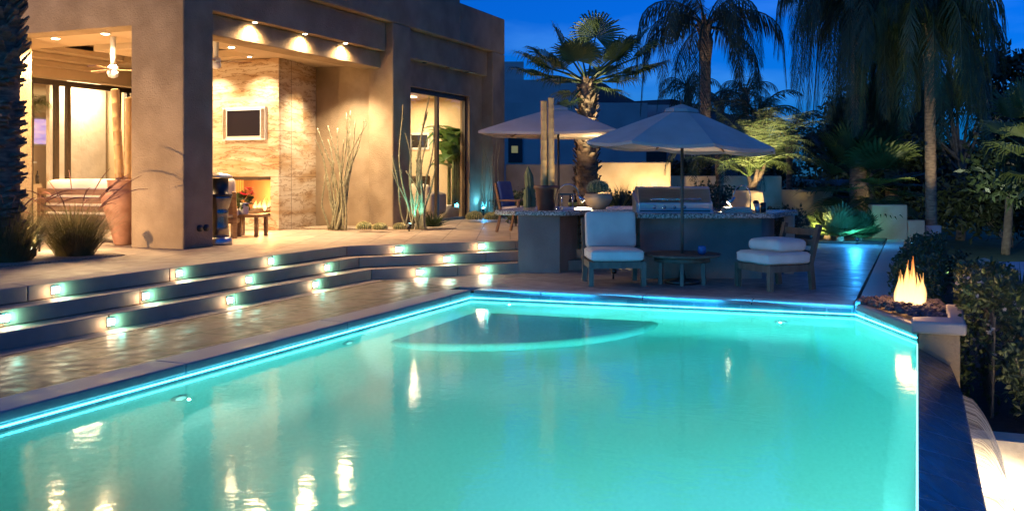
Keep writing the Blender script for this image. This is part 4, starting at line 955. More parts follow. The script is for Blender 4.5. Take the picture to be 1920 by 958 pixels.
# wine rack door in the side of the left arm
wr = MB()
for z in (.10, .26, .42, .58, .74, .90): wr.box((-5.535, 16.08, z), (-5.50, 17.1, z + .025))
for y in (16.08, 16.40, 16.72, 17.08): wr.box((-5.533, y, .08), (-5.502, y + .035, .93))
rk = wr.build('cabinet_door', M['wood'], kit)
MB().box((-5.60, 16.1, .1), (-5.54, 17.1, .92)).build('panel', M['steel'], rk)
# grill
gw = dp(1265, 15.35)
gl = thing('grill', 'stainless steel gas grill with a closed hood on the granite counter', 'grill', (0, 0, 0))
gp_ = [(-.03, .0), (-.03, .14), (.10, .36), (.16, .395), (.44, .395), (.56, .26), (.56, 0)]
mb = MB()
gw2 = .58
vs = [(sx * gw2, y, z) for sx in (-1, 1) for y, z in gp_]; n = len(gp_)
mb.add(vs, [tuple(range(n)), tuple(range(2 * n - 1, n - 1, -1))] + [(i, n + i, n + (i + 1) % n, (i + 1) % n) for i in range(n)])
ho = mb.build('hood', M['steel'], gl); b = ho.modifiers.new('bevel', 'BEVEL'); b.width = .012; b.segments = 2
MB().box((-gw2 - .03, -.06, -.012), (gw2 + .03, .60, .0)).build('firebox', M['steel'], gl)
MB().box((-gw2 + .02, -.034, -.001), (gw2 - .02, -.028, .018)).build('seam', M['black'], gl)
hd = MB(); hd.tube([(-.40, -.09, .20), (.40, -.09, .20)], .014, 8)
for x in (-.38, .38): hd.tube([(x, -.09, .20), (x, .03, .21)], .012, 8)
hd.build('handle', M['chrome'], gl)
for sx in (-1, 1):
    MB().prism([(sx * gw2 + sx * .004, .02), (sx * gw2 + sx * .03, .02), (sx * gw2 + sx * .03, .54), (sx * gw2 + sx * .004, .54)], .0, lambda p: .30 if p[1] > .3 else .14).build('side_panel', M['steel'], gl)
for k in range(4):
    MB().tube([(-.33 + .16 * k, -.03, .07), (-.33 + .16 * k, -.06, .07)], .026, 14).build('knob', M['chrome'], gl)
for x in (-.35, -.05, .25): MB().box((x, .108, .33), (x + .18, .115, .336), ).build('vent_slot', M['black'], gl)
gl.location = (gw.x, gw.y, CZ + .013); gl.rotation_euler = (0, 0, YAW)
# gooseneck lamps
def gooseneck(px, t, peak_h, reach, label, power, sgn, grp='gooseneck counter lamps'):
    b0 = dp(px, t, CZ); o = thing('gooseneck_lamp', label, 'counter lamp', b0, grp)
    MB().lathe([(.04, 0), (.04, .015), (.018, .03), (.014, .05)], b0, 14).build('base', M['chrome'], o)
    pts = [b0 + V((0, 0, .02)), b0 + V((0, 0, peak_h * .55))]
    for k in range(11):
        a = PI - PI * 1.06 * k / 10; pts.append(b0 + V((0, 0, peak_h * .6)) + RT * sgn * (reach / 2 + reach / 2 * math.cos(a)) + V((0, 0, peak_h * .4 * math.sin(a))))
    MB().tube(pts, .009, 8).build('stem', M['chrome'], o)
    e = pts[-1]; d = (RT * sgn * .55 + V((0, 0, -.55))).normalized()
    MB().tube([e - d * .02, e + d * .05, e + d * .12], [.018, .03, .05], 14).build('lamp_head', M['chrome'], o)
    MB().tube([e + d * .10, e + d * .122], [.04, .04], 12).build('bulb', M['hotwarm'], o)
    lamp('SPOT', e + d * .15, power, (1, .80, .45), o, .03, 92, .5, e + d * .15 + V((0, 0, -1)) + FW * .30 - RT * sgn * .1)
gooseneck(1046, 16.6, .44, .36, 'chrome gooseneck lamp lighting the sink end of the counter', 420, 1)
gooseneck(1407, 15.5, .43, .27, 'chrome gooseneck lamp lighting the cutting boards right of the grill', 640, -1)
# bridge faucet by the sink
fc = dp(1064, 17.25, CZ)
fo = thing('kitchen_faucet', 'chrome bridge faucet standing at the counter sink', 'faucet', fc)
a_ = fc - RT * .10; b_ = fc + RT * .09
MB().tube([a_, a_ + V((0, 0, .24))], .012, 8).build('riser', M['chrome'], fo); MB().tube([b_, b_ + V((0, 0, .24))], .012, 8).build('riser', M['chrome'], fo)
MB().bar(a_ - RT * .04 + V((0, 0, .25)), b_ + RT * .06 + V((0, 0, .25)), .03, .03).build('spout', M['chrome'], fo)
for k in (a_, b_): MB().lathe([(.028, 0), (.03, .02), (.02, .035)], k, 12).build('handle', M['chrome'], fo)
sk = dp(1082, 16.9, CZ)
so2 = thing('sink', 'shallow bright sink tray set in the left counter', 'sink', sk)
mb = MB()
for q in ((-.26, -.18, .26, -.165), (-.26, .165, .26, .18), (-.26, -.165, -.245, .165), (.245, -.165, .26, .165)): mb.box((q[0], q[1], .0), (q[2], q[3], .03))
mb.box((-.244, -.164, .001), (.244, .164, .008)); mb.v = [tuple(sk + RT * x + FW * y + V((0, 0, z))) for x, y, z in mb.v]
mb.build('basin', M['white'], so2)
for k, (px, lb) in enumerate(((1069, 'small dark bottle with yellow label nearest the faucet'), (1079, 'small dark bottle with yellow label in the middle of three'), (1091, 'small dark bottle with yellow label nearest the cactus pot'))):
    p = dp(px, 17.3, CZ); o = thing('bottle', lb, 'bottle', p, 'labelled bottles on the counter')
    MB().lathe([(.03, 0), (.034, .015), (.034, .13), (.013, .18), (.013, .235), (.01, .24)], p, 14).build('body', M['bottle'], o); MB().lathe([(.0355, .045), (.0355, .105)], p, 14).build('label', M['label_y'], o)
# cutting boards, jars
cbp = dp(1381, 15.4, CZ)
for k, (sx, sy, lb) in enumerate(((.44, .30, 'bottom pale cutting board of the stack under the counter lamp'), (.42, .28, 'second pale cutting board of the stack under the counter lamp'), (.40, .27, 'top pale cutting board of the stack under the counter lamp'))):
    o = MB().box((-sx / 2, -sy / 2, .002 + .028 * k), (sx / 2, sy / 2, .027 + .028 * k)).build('cutting_board', M['fabric']); o.location = cbp; o.rotation_euler = (0, 0, YAW + .05 * k)
    b = o.modifiers.new('bevel', 'BEVEL'); b.width = .006; b.segments = 2; tag(o, lb, 'cutting board', 'stacked cutting boards')
for px, h, m, lb in ((1420, .13, 'steel', 'steel tumbler beside the cutting boards'), (1431, .15, 'bottle', 'dark jar beside the steel tumbler')):
    p = dp(px, 15.5, CZ); tag(MB().lathe([(.04, 0), (.045, .01), (.045, h), (.036, h + .005), (.036, h - .01)], p, 16).build('tumbler' if m == 'steel' else 'jar', M[m]), lb, 'jar')
# pots on the counter
cp_ = dp(1121, 17.0, CZ)
po = thing('cactus_pot', 'round terracotta bowl holding a green barrel cactus on the counter', 'plant pot', cp_)
MB().lathe([(.13, 0), (.15, .02), (.22, .10), (.255, .17), (.25, .215), (.225, .24), (.23, .265), (.215, .265), (.2, .24)], cp_, 28).build('bowl', M['tanpot'], po)
barrel(cp_ + V((0, 0, .235)), .18, .25, 'green ribbed barrel cactus growing in the round bowl on the counter', None, 'cactus', 'potted_cactus', 18)
bp = dp(1024, 16.4, CZ)
po = thing('brown_pot', 'dark brown tapered pot holding two bamboo poles on the counter', 'plant pot', bp)
MB().lathe([(.14, 0), (.15, .02), (.185, .34), (.215, .37), (.215, .42), (.19, .42), (.18, .36)], bp, 26).build('body', M['brownpot'], po)
bamboo('bamboo_pole', 'left bamboo pole in the dark brown pot on the counter', dp(1021, 16.4, CZ + .35), dp(1020, 16.4, zy(191, 16.4)), .062, 'bamboo poles')
bamboo('bamboo_pole', 'right and taller bamboo pole in the dark brown pot on the counter', dp(1034, 16.35, CZ + .35), dp(1033, 16.35, zy(185, 16.35)), .055, 'bamboo poles')
def column_cactus(px, t, z0, py_top, r, label, lean):
    p = dp(px, t, z0); top = dp(px + lean, t, zy(py_top, t)); n = 20; vs = []; K = 8; o = thing('column_cactus', label, 'cactus', p, 'column cacti by the brown pot')
    for i in range(K + 1):
        u = i / K; c = p.lerp(top, u); rr = r * (1.0 if u < .85 else math.cos((u - .85) / .15 * 1.45))
        for k in range(n):
            q = rr * (1 if k % 2 else .86); vs.append(c + V((q * math.cos(2 * PI * k / n), q * math.sin(2 * PI * k / n), 0)))
    MB().add(vs, [(i * n + k, i * n + (k + 1) % n, (i + 1) * n + (k + 1) % n, (i + 1) * n + k) for i in range(K) for k in range(n)] + [tuple(range(K * n, K * n + n))]).build('stem', M['cactus'], o)
column_cactus(1001, 17.9, T, 312, .085, 'taller green column cactus leaning left beside the brown pot', -11)
column_cactus(988, 17.8, T, 348, .065, 'shorter green column cactus beside the terrace chair', 0)
# =================================================================== PARASOLS
def parasol(px, t, ztop, zrim, R, z0, label, seg=8, rot=.2, tilt=0.0):
    c = dp(px, t, 0); o = thing('parasol', label, 'parasol', (c.x, c.y, z0), 'canvas parasols')
    MB().tube([(c.x, c.y, z0), (c.x, c.y, ztop + .02)], .024, 12).build('pole', M['dkwood'], o)
    rings = 7; vs = []; sub = 4; n = seg * sub
    def pt(u, k):
        a = rot + 2 * PI * k / n; kk = (k % sub) / sub; edge = math.cos(PI / seg) / math.cos((kk - .5) * 2 * PI / seg) if seg > 3 else 1
        sagr = .045 * u * u * math.sin(PI * kk) ; rr = R * u * edge
        z = ztop - (ztop - zrim) * (u ** 1.12) - sagr * .9 + tilt * rr * math.cos(a - YAW)
        return V((c.x + rr * math.cos(a), c.y + rr * math.sin(a), z))
    for i in range(rings + 1):
        for k in range(n): vs.append(pt(.02 + .98 * i / rings, k))
    fs = [(i * n + k, i * n + (k + 1) % n, (i + 1) * n + (k + 1) % n, (i + 1) * n + k) for i in range(rings) for k in range(n)]
    b = len(vs)                                                             # hem
    for k in range(n): vs.append(pt(1, k) + V((0, 0, -.045)))
    fs += [(rings * n + k, rings * n + (k + 1) % n, b + (k + 1) % n, b + k) for k in range(n)]
    can = MB().add(vs, fs).build('canopy', M['canvas'], o)
    vv = [V((c.x, c.y, ztop + .055))]
    for k in range(n):
        p = pt(.17, k); vv.append(V((p.x, p.y, p.z + .05)))
    for k in range(n):
        p = pt(.185, k); vv.append(V((p.x, p.y, p.z + .012)))
    MB().add(vv, [(0, 1 + k, 1 + (k + 1) % n) for k in range(n)] + [(1 + k, 1 + n + k, 1 + n + (k + 1) % n, 1 + (k + 1) % n) for k in range(n)]).build('vent_cap', M['canvas'], can)
    MB().lathe([(.02, 0), (.03, .03), (.012, .07)], (c.x, c.y, ztop + .05), 12).build('finial', M['dkwood'], o)
    MB().lathe([(.05, -.06), (.06, 0), (.045, .04)], (c.x, c.y, zrim + .06), 14).build('hub', M['wood'], o)
    for k in range(seg):
        e = pt(.97, k * sub) + V((0, 0, -.035)); m_ = pt(.55, k * sub) + V((0, 0, -.03)); a0 = pt(.05, k * sub) + V((0, 0, -.03))
        MB().bar(a0, e, .026, .02).build('rib', M['wood'], o); MB().bar((c.x, c.y, zrim + .06), m_, .022, .018).build('strut', M['wood'], o)
    return o, c
U1, c_u1 = parasol(1279, 14.55, 2.66, 2.075, 1.47, .0, 'cream octagonal parasol rising through the round table by the pool', 8, YAW + .12, -.05)
U2, c_u2 = parasol(1047, 19.0, 2.97, 2.47, 1.82, T, 'cream square parasol behind the tall bamboo poles', 4, YAW + .55)
pbm = MB().lathe([(.26, 0), (.26, .05), (.06, .08), (.04, .2)], (c_u1.x, c_u1.y, 0.0), 24).build('weight_base', M['black'], U1)
spotfix(dp(1308, 16.05, CZ), (c_u1.x + .2, c_u1.y + .5, 2.5), 'added small spotlight hidden behind the grill brightening the large parasol underside', (1, .78, .52), 26, 'hotwarm', h=.08, angle=140)  # added fill, lightens the canvas from below
# round table
tcn = dp(1279, 14.55, 0)
rt_ = thing('round_table', 'low round weathered table under the large parasol', 'table', tcn)
MB().lathe([(.03, .41), (.54, .41), (.575, .42), (.575, .445), (.565, .452), (.03, .452)], tcn, 40).build('tabletop', M['dkwood'], rt_)
MB().lathe([(.40, .33), (.42, .33), (.42, .408), (.40, .408)], tcn, 30).build('apron', M['dkwood'], rt_)
for k in range(6):
    a = YAW + .35 + k * PI / 3; d = V((math.cos(a), math.sin(a), 0)); MB().bar(tcn + d * .37, tcn + d * .36 + V((0, 0, .40)), .055).build('leg', M['dkwood'], rt_)
cv = dp(1316, 14.35, .453)
tag(MB().lathe([(.036, 0), (.06, .02), (.066, .07), (.058, .125), (.05, .125), (.055, .07), (.04, .03)], cv, 20).build('candle_cup', M['bluglass']), 'rounded blue glass candle cup on the round table', 'candle cup')
# lounge chairs by the pool
p = dp(1150, 14.5, 0)
lounge('lounge_chair', 'armless weathered lounge chair with an upright cream back cushion by the counter', (p.x, p.y, .002), YAW + .06, .78, .78, 'chair', 'lounge chairs by the pool', 'dkwood', 'fabric', True, .96, 4)
p = dp(1452, 13.95, 0)
lounge('lounge_chair', 'armless weathered lounge chair with its back cushion lying on the seat', (p.x, p.y, .002), YAW - PI / 4 - .38, .74, .80, 'chair', 'lounge chairs by the pool', 'dkwood', 'fabric', True, .92, 3, True)
# dining chair on the terrace behind the counter
dc = dp(968, 19.3, T)
d_ = thing('terrace_chair', 'teak armchair with a blue back cushion behind the counter', 'chair', (0, 0, 0))
for sx in (-1, 1):
    l_ = MB(); l_.bar((sx * .27, -.25, 0), (sx * .25, -.20, .62), .045); l_.build('leg', M['wood'], d_)
    l_ = MB(); l_.bar((sx * .26, .30, 0), (sx * .25, .20, .4), .045); l_.bar((sx * .25, .20, .4), (sx * .25, .34, .98), .045); l_.build('leg', M['wood'], d_)
    MB().box((sx * .25 - .03, -.26, .62), (sx * .25 + .03, .26, .65)).build('armrest', M['wood'], d_)
MB().box((-.25, -.22, .38), (.25, .2, .42)).build('seat_frame', M['wood'], d_)
MB().cushion((0, 0, .46), (.48, .46, .09), .035).build('seat_cushion', M['fabric'], d_)
MB().cushion((0, .25, .76), (.46, .09, .52), .04, 0, Matrix.Rotation(-.22, 3, 'X')).build('back_cushion', mk('blue_cushion', (.06, .10, .26), (.09, .14, .32), 4, .9), d_)
d_.location = dc; d_.rotation_euler = (0, 0, YAW + 1.0)
# =================================================================== GARDEN WALLS
def wall(name, label, px0, px1, t0, t1, ytop, zb, thick=.25, m='wallbeige', tref=None):
    a, b = dp(px0, t0), dp(px1, t1); z = zy(ytop, tref or t0); d = (b - a).normalized(); n_ = V((-d.y, d.x, 0)) * thick
    o = MB().prism([xy(a), xy(b), xy(b + n_), xy(a + n_)], zb, z).build(name, M[m]); bb = o.modifiers.new('bevel', 'BEVEL'); bb.width = .03; bb.segments = 3
    return tag(o, label, 'wall')
wall('garden_wall', 'tall tan garden wall panel lit by an assumed uplight behind the grill', 1116, 1258, 24, 24, 304, -.5)
wall('garden_wall', 'long lower tan garden wall running behind the grill and pygmy palm', 1150, 1466, 24.6, 25.5, 330, -.5)
wall('garden_wall', 'dim tan garden wall at the back of the terrace beside the house corner', 948, 1116, 27, 27, 308, -.5)
wall('garden_wall', 'low tan planter wall right of the pygmy palm', 1440, 1562, 26.5, 26.5, 356, -.5)
sw = thing('stepped_wall', 'tan stepped garden wall glowing teal beside the spiky fan palms', 'wall', dp(1690, 24.5, 0))
for k, (a, b, y, t) in enumerate(((1635, 1702, 384, 24.5), (1702.5, 1735, 413, 24.5), (1735.5, 1766, 423, 24.8))):
    A, B = dp(a, t), dp(b, t); n_ = FW * .3 * (1 if k < 2 else 5)
    o = MB().prism([xy(A), xy(B), xy(B + n_), xy(A + n_)], -1.1, zy(y, t)).build('block', M['wallbeige' if k < 2 else 'nb'], sw); bb = o.modifiers.new('bevel', 'BEVEL'); bb.width = .03; bb.segments = 2
struct('garden_bed', MB().prism([xy(dp(935, 22.2)), (-3.5, 19.65), (-3.5, 24.0), (-.75, 24.2), xy(dp(1700, 40)), xy(dp(900, 40))], -.5, .03), M['soil'])
# =================================================================== PALMS
def trunk(mb, a, b, r0, r1, n=12, m=14, ring=.03, lean=0):
    a = V(a); b = V(b); pts = []; rs = []
    for i in range(m * 2 + 1):
        t = i / (m * 2); q = a.lerp(b, t) + RT * lean * math.sin(PI * t); pts.append(q); rs.append((r0 + (r1 - r0) * t) * (1 + (ring if i % 2 else -ring)))
    mb.tube(pts, rs, n)
# fan palm behind the counter
t_ = 21.0
f0 = dp(1100, t_, T - .3); f1 = dp(1101, t_, zy(152, t_))
fp = thing('fan_palm', 'young fan palm with a shaggy trunk lit from below behind the parasols', 'palm tree', f0)
mb = MB(); trunk(mb, f0, f1, .29, .17); rn = random.Random(14)
for k in range(330):
    z = rn.uniform(.9, f1.z - f0.z); a = rn.uniform(0, 2 * PI); d = V((math.cos(a), math.sin(a), 0)); u = z / (f1.z - f0.z); p = f0.lerp(f1, u) + d * (.27 - .12 * u); s = V((-d.y, d.x, 0))
    up = (d * rn.uniform(.35, .9) + V((0, 0, .8))).normalized(); L_ = rn.uniform(.08, .20); wd = rn.uniform(.035, .07); q = p + up * L_
    mb.add([p - s * wd, p + s * wd, q + s * wd * .5, q - s * wd * .5, p - d * .04, q - d * .03], [(0, 1, 2, 3), (4, 0, 3, 5), (1, 4, 5, 2)])
mb.build('trunk', M['trunk'], fp)
cr = MB()
cw = f1 + V((0, 0, -.05))
FP = [(1050, 60, 0, .95), (1118, 42, -.3, .95), (1160, 88, -.5, .95), (1210, 40, .2, .6), (1212, 78, -.2, .95), (1000, 95, .1, .95), (1030, 108, -.5, .9), (1190, 118, -.4, .9), (1080, 95, -.8, .9), (1130, 110, .7, .9), (1065, 175, -.3, .7), (1020, 80, .7, .9), (1165, 60, .8, .9), (1090, 70, .8, .95), (1230, 100, .5, .8), (985, 110, .6, .8), (1070, 150, .5, .7), (1140, 150, -.3, .7), (1175, 75, .1, .95), (1015, 118, .3, .85), (1205, 112, .2, .85), (1045, 135, -.4, .75), (1165, 135, -.5, .75)]
for px, py, dt, R_ in FP:
    q = dp(px, t_ + dt, zy(py + 24, t_)); d = q - cw; fan_leaf(cr, cw, d, d.length * .92, R_ * .86, 38, 2.15, .34, rn, .02, up=V((0, 0, 1)) if abs(d.normalized().z) < .9 else -FW)
cr.build('crown', M['fan'], fp)
spotfix(dp(1092, 19.6, T), cw + V((0, 0, .3)), 'assumed garden spotlight aimed up the shaggy fan palm trunk', (1, .72, .38), 190, 'hotwarm', angle=50)  # assumed uplight, inferred from the lit trunk
spotfix(dp(1134, 19.9, T), cw + V((0, 0, .4)), 'added fill spotlight aimed up into the fan palm crown', (1, .90, .55), 900, 'hotwarm', angle=32)  # front fill added for the crown leaves
# queen palms
def queen(px, t, y_crown, r, L_, label, seed, zb=-1.0, n=16, ll=.62, mat='frond_dk', hang=.9, tr='trunk', px_b=None, group=None, nl=46, lo=-.4, lw=.028, curve=2.6, hi_=1.3):
    rn = random.Random(seed); a = dp(px_b or px, t, zb); b = dp(px, t, zy(y_crown, t)); o = thing('queen_palm', label, 'palm tree', a, group)
    mb = MB(); trunk(mb, a, b, r * 1.15, r, 12, 26, .025); mb.tube([b - V((0, 0, .9)), b - V((0, 0, .3)), b + V((0, 0, .35))], [r * 1.0, r * 1.5, r * .5], 10)
    for k in range(14):
        az = rn.uniform(0, 6.28); d = V((math.cos(az), math.sin(az), 0)); p = b + d * r * .7 + V((0, 0, rn.uniform(-.6, .1))); mb.tube([p, p + d * .08 + V((0, 0, .3)), p + d * .25 + V((0, 0, .6))], [.05, .035, .02], 5)
    mb.build('trunk', M[tr], o); cr = MB()
    for k in range(n):
        pinnate(cr, b + V((0, 0, .1)), k * 2.39996 + rn.uniform(-.2, .2), lo + (hi_ - lo) * ((k + .5) / n) ** .8, L_ * rn.uniform(.85, 1.1), curve * rn.uniform(.85, 1.15), ll, nl, hang, lw, rn, .03)
    cr.build('crown', M[mat], o); return o
queen(1323, 28, 60, .15, 4.3, 'tall feathery queen palm standing clear against the blue sky', 41, n=16, nl=90, ll=.8, curve=4.4, hang=1.4, lw=.036, lo=-.2, hi_=1.25)
queen(1612, 26, -10, .20, 4.4, 'dark queen palm with fronds drooping at the right of the sky gap', 42, n=38, nl=86, px_b=1607, ll=.9, curve=4.2, hang=1.4, lw=.036, lo=-.9, hi_=1.25)
queen(1672, 27, 10, .16, 4.3, 'dark queen palm in the middle of the crowded right group', 43, n=38, nl=86, ll=.9, curve=4.2, hang=1.4, lw=.036, lo=-.9, hi_=1.25)
queen(1742, 25, 55, .13, 3.7, 'slender ringed queen palm rising behind the stepped wall', 44, n=36, nl=80, px_b=1747, hang=1.4, ll=.95, curve=4.2, lw=.036, hi_=1.25, mat='frond')
queen(1290, 46, 172, .14, 2.3, 'small distant feathery palm left of the tall queen palm trunk', 45, n=12, nl=40, ll=.55, group='distant palms above the neighbour wall')
queen(1398, 46, 178, .14, 2.3, 'small distant feathery palm right of the tall queen palm trunk', 46, n=12, nl=40, ll=.55, group='distant palms above the neighbour wall')
queen(1350, 44, 196, .14, 1.9, 'small distant palm with a low bushy crown behind the big parasol', 47, n=12, nl=36, ll=.5, group='distant palms above the neighbour wall')
spotfix(dp(1760, 23.5, -1.0), dp(1742, 25, zy(60, 25)), 'assumed garden spotlight on the lower lawn aimed up the ringed palm', (1, .86, .50), 900, 'hotwarm', angle=45)  # hidden lamp, assumed from the greenish lit fronds
spotfix(dp(1316, 26.6, .05), dp(1323, 28, zy(95, 28)), 'assumed garden spotlight behind the wall aimed up the tall queen palm', (1, .80, .55), 500, 'hotwarm', angle=30)  # hidden lamp, assumed from the warm light on the upper trunk
# pygmy date palm in a tan pot, lit
pp = dp(1402, 17.3, .62)
pt_ = thing('palm_pot', 'tall tan clay pot glowing under the lit pygmy palm', 'plant pot', pp)
MB().lathe([(.16, 0), (.19, .02), (.26, .34), (.285, .58), (.26, .70), (.275, .74), (.25, .74), (.23, .68)], pp, 28).build('body', M['tanpot'], pt_)
MB().prism([xy(dp(1388, 17.1)), xy(dp(1418, 17.1)), xy(dp(1418, 17.6)), xy(dp(1388, 17.6))], -.02, .618).build('plinth', M['wallbeige'], pt_)
rn = random.Random(50); b0 = pp + V((0, 0, .7)); py_ = thing('pygmy_palm', 'bright uplit pygmy palm with arching fronds in the tan pot', 'palm', b0)
mb = MB(); cr = MB()
for px, y, n_ in ((1420, 318, 12), (1436, 303, 12), (1404, 332, 10)):
    top = dp(px, 17.3 + rn.uniform(-.2, .2), zy(y, 17.3)); mid = b0.lerp(top, .5) + RT * .05; mb.tube([b0, mid, top], [.05, .045, .035], 8)
    for k in range(n_): pinnate(cr, top, k * 2.4 + rn.uniform(-.3, .3), rn.uniform(.55, 1.52), rn.uniform(.95, 1.5), rn.uniform(.7, 1.9), .30, 30, .35, .013, rn, .014)
mb.build('trunk', M['trunk'], py_); cr.build('crown', M['frond_lt'], py_)
spotfix(dp(1418, 16.3, CZ), b0 + V((0, 0, 1.1)), 'assumed garden spotlight in front of the tan pot lighting the pygmy palm', (1, .80, .42), 330, 'hotwarm', h=.1, angle=85)  # assumed source of the light on the pygmy palm
spotfix(dp(1440, 16.9, .2), b0 + V((0, 0, 1.2)), 'assumed garden spotlight below the counter end lighting the pygmy palm', (1, .82, .42), 380, 'hotwarm', h=.1, angle=80)  # second assumed source for the same palm
spotfix(dp(1150, 15.15, .02), dp(1026, 16.4, 2.35), 'added spotlight hidden behind the upright lounge chair lighting the bamboo poles', (1, .78, .48), 300, 'hotwarm', h=.12, angle=26)  # added out of sight to light the bamboo on the counter
# assumed uplights on the tall wall panel, inferred from its lit face
spotfix(dp(1235, 23.2, .9), dp(1225, 24, 1.6), 'assumed garden spotlight hidden behind the grill washing the tall wall panel', (1, .72, .34), 170, 'hotwarm', h=.12, angle=120)
spotfix(dp(1130, 23.2, .9), dp(1120, 24, 1.6), 'assumed garden spotlight beside the palm trunk washing the tall wall panel', (1, .72, .34), 70, 'hotwarm', h=.12, angle=120)
# shrubs around the counter
def bush(name, c, sx, sy, sz, n, leaf, label, cat, seed, mat='leaf', up=.2, group=None, hollow=.45, lw=.5, stems=6):
    rn = random.Random(seed); c = V(c); o = thing(name, label, cat, c, group); mb = MB()
    bl = [(rdir(rn) * rn.uniform(.25, .7), rn.uniform(.3, .6)) for _ in range(14)]
    for k in range(n):
        ce, rr = rn.choice(bl); p = ce + rdir(rn) * rr * rn.uniform(hollow, 1.05)
        q = c + V((p.x * sx, p.y * sy, max(.02, (p.z * .5 + .5) * sz))); leafquad(mb, q, rdir(rn, up), rdir(rn), leaf * rn.uniform(.6, 1.3), leaf * lw, leaf * .08)
    mb.build('foliage', M[mat], o); st = MB()
    for k in range(stems):
        d = rdir(rn, .9); st.tube([c, c + V((d.x * sx * .3, d.y * sy * .3, sz * .4)), c + V((d.x * sx * .6, d.y * sy * .6, sz * .75))], [.02, .014, .006], 5)
    st.build('stems', M['bark'], o); return o
def spiky(name, c, L_, n, w_, label, cat, seed, mat='frond_dk', up=.6, group=None):
    rn = random.Random(seed); c = V(c); mb = MB()
    for k in range(n):
        d = rdir(rn, up)
        if d.z < .02: continue
        leafquad(mb, c + d * .03, d, rdir(rn), L_ * rn.uniform(.7, 1.1), w_)
    return tag(mb.build(name, M[mat]), label, cat, group)
G1 = 'dark shrubs between the counter and the garden wall'
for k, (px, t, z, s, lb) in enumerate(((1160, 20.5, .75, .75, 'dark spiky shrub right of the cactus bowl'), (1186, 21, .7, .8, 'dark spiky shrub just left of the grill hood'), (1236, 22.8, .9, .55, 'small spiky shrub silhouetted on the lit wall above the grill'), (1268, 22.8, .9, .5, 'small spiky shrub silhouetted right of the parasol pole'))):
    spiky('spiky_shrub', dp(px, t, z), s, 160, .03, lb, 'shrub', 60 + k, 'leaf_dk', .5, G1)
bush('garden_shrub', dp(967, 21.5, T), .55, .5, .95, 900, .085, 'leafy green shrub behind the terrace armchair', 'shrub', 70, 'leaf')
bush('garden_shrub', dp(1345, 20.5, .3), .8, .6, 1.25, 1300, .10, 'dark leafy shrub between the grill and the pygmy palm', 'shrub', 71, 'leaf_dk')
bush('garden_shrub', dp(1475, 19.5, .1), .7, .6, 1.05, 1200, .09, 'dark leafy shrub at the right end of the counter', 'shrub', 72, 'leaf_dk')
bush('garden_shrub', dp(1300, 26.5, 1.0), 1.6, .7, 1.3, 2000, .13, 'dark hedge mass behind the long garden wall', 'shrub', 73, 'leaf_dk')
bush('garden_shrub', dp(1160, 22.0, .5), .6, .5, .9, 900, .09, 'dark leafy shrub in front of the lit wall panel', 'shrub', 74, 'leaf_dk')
# low dark palms behind the parasol
for k, (px, t, y, lb) in enumerate(((1350, 23, 290, 'dark arching palm under the right side of the big parasol'), (1480, 28, 265, 'dim arching palm right of the pygmy palm'), (1420, 24, 235, 'dim feathery palm behind the pygmy palm'))):
    queen(px, t, y, .08, 1.7, lb, 80 + k, n=14, nl=34, ll=.42, zb=0, hang=.5, lw=.026, lo=-.1, curve=1.9, group='arching palms behind the counter')
# fan palm cluster with blue light
def fan_cluster(px, t, y, n, pet, R_, label, seed, mat='fan', z0=.0, spread=2.0, lo=-.1, leafn=26, droop=.1):
    rn = random.Random(seed); a = dp(px, t, z0); b = dp(px, t, zy(y, t)); o = thing('fan_palm', label, 'palm tree', a); mb = MB(); trunk(mb, a, b, .11, .09, 10, 6, .06); mb.build('trunk', M['trunk'], o); cr = MB()
    for k in range(n):
        az = k * 2.4 + rn.uniform(-.3, .3); el = rn.uniform(lo, 1.35); fan_leaf(cr, b, (math.cos(az) * math.cos(el), math.sin(az) * math.cos(el), math.sin(el)), pet * rn.uniform(.8, 1.15), R_ * rn.uniform(.85, 1.1), leafn, spread, droop, rn, .014)
    cr.build('crown', M[mat], o); return o
fan_cluster(1622, 26, 342, 32, .95, 1.2, 'broad dim fan palm spreading behind the stepped wall', 90, 'fan', .0, 1.9, -.95, 28, .12)
fan_cluster(1575, 23.4, 443, 34, .35, .46, 'low bushy fan palm cluster lit gold and teal at the end of the deck', 91, 'fan', .0, 1.7, .0, 18, .05)
fan_cluster(1612, 23.6, 446, 26, .32, .44, 'low bushy fan palm beside the blue spotlight on the deck', 92, 'fan', .0, 1.7, .0, 18, .05)
fan_cluster(1552, 23.8, 441, 24, .35, .44, 'low bushy fan palm glowing gold at the left of the cluster', 93, 'fan', .0, 1.7, .0, 18, .05)
bc = dp(1607, 22.7, .0)
spotfix(bc, bc + FW * 1.0 + V((0, 0, .5)), 'bright blue spotlight on the deck in front of the low fan palms', (.06, .60, 1), 42, 'hotcool', h=.12, angle=150)
lamp('POINT', bc + V((.0, -.6, .5)), 110, (.03, .35, 1), None, .05)  # added bare lamp by the spotlight, spreads blue over the deck
spotfix(dp(1520, 23.1, .05), dp(1558, 23.8, .75), 'assumed garden spotlight lighting the low fan palms gold', (1, .84, .40), 260, 'hotwarm', h=.12, angle=90)  # assumed uplight behind the gold on the low palms
spotfix(dp(1640, 25.0, .1), dp(1665, 26, 1.8), 'added garden spotlight lighting the broad fan palm from below', (1, .86, .35), 40, 'hotwarm', h=.12, angle=80)  # added lamp, lifts the broad palm out of the dark
lamp('POINT', dp(1640, 24.0, .35), 7, (.10, .90, .75), None, .05)
lamp('SPOT', dp(1725, 22.5, .3), 14, (1, .68, .3), None, .05, 80, .8, dp(1700, 24.5, .4))
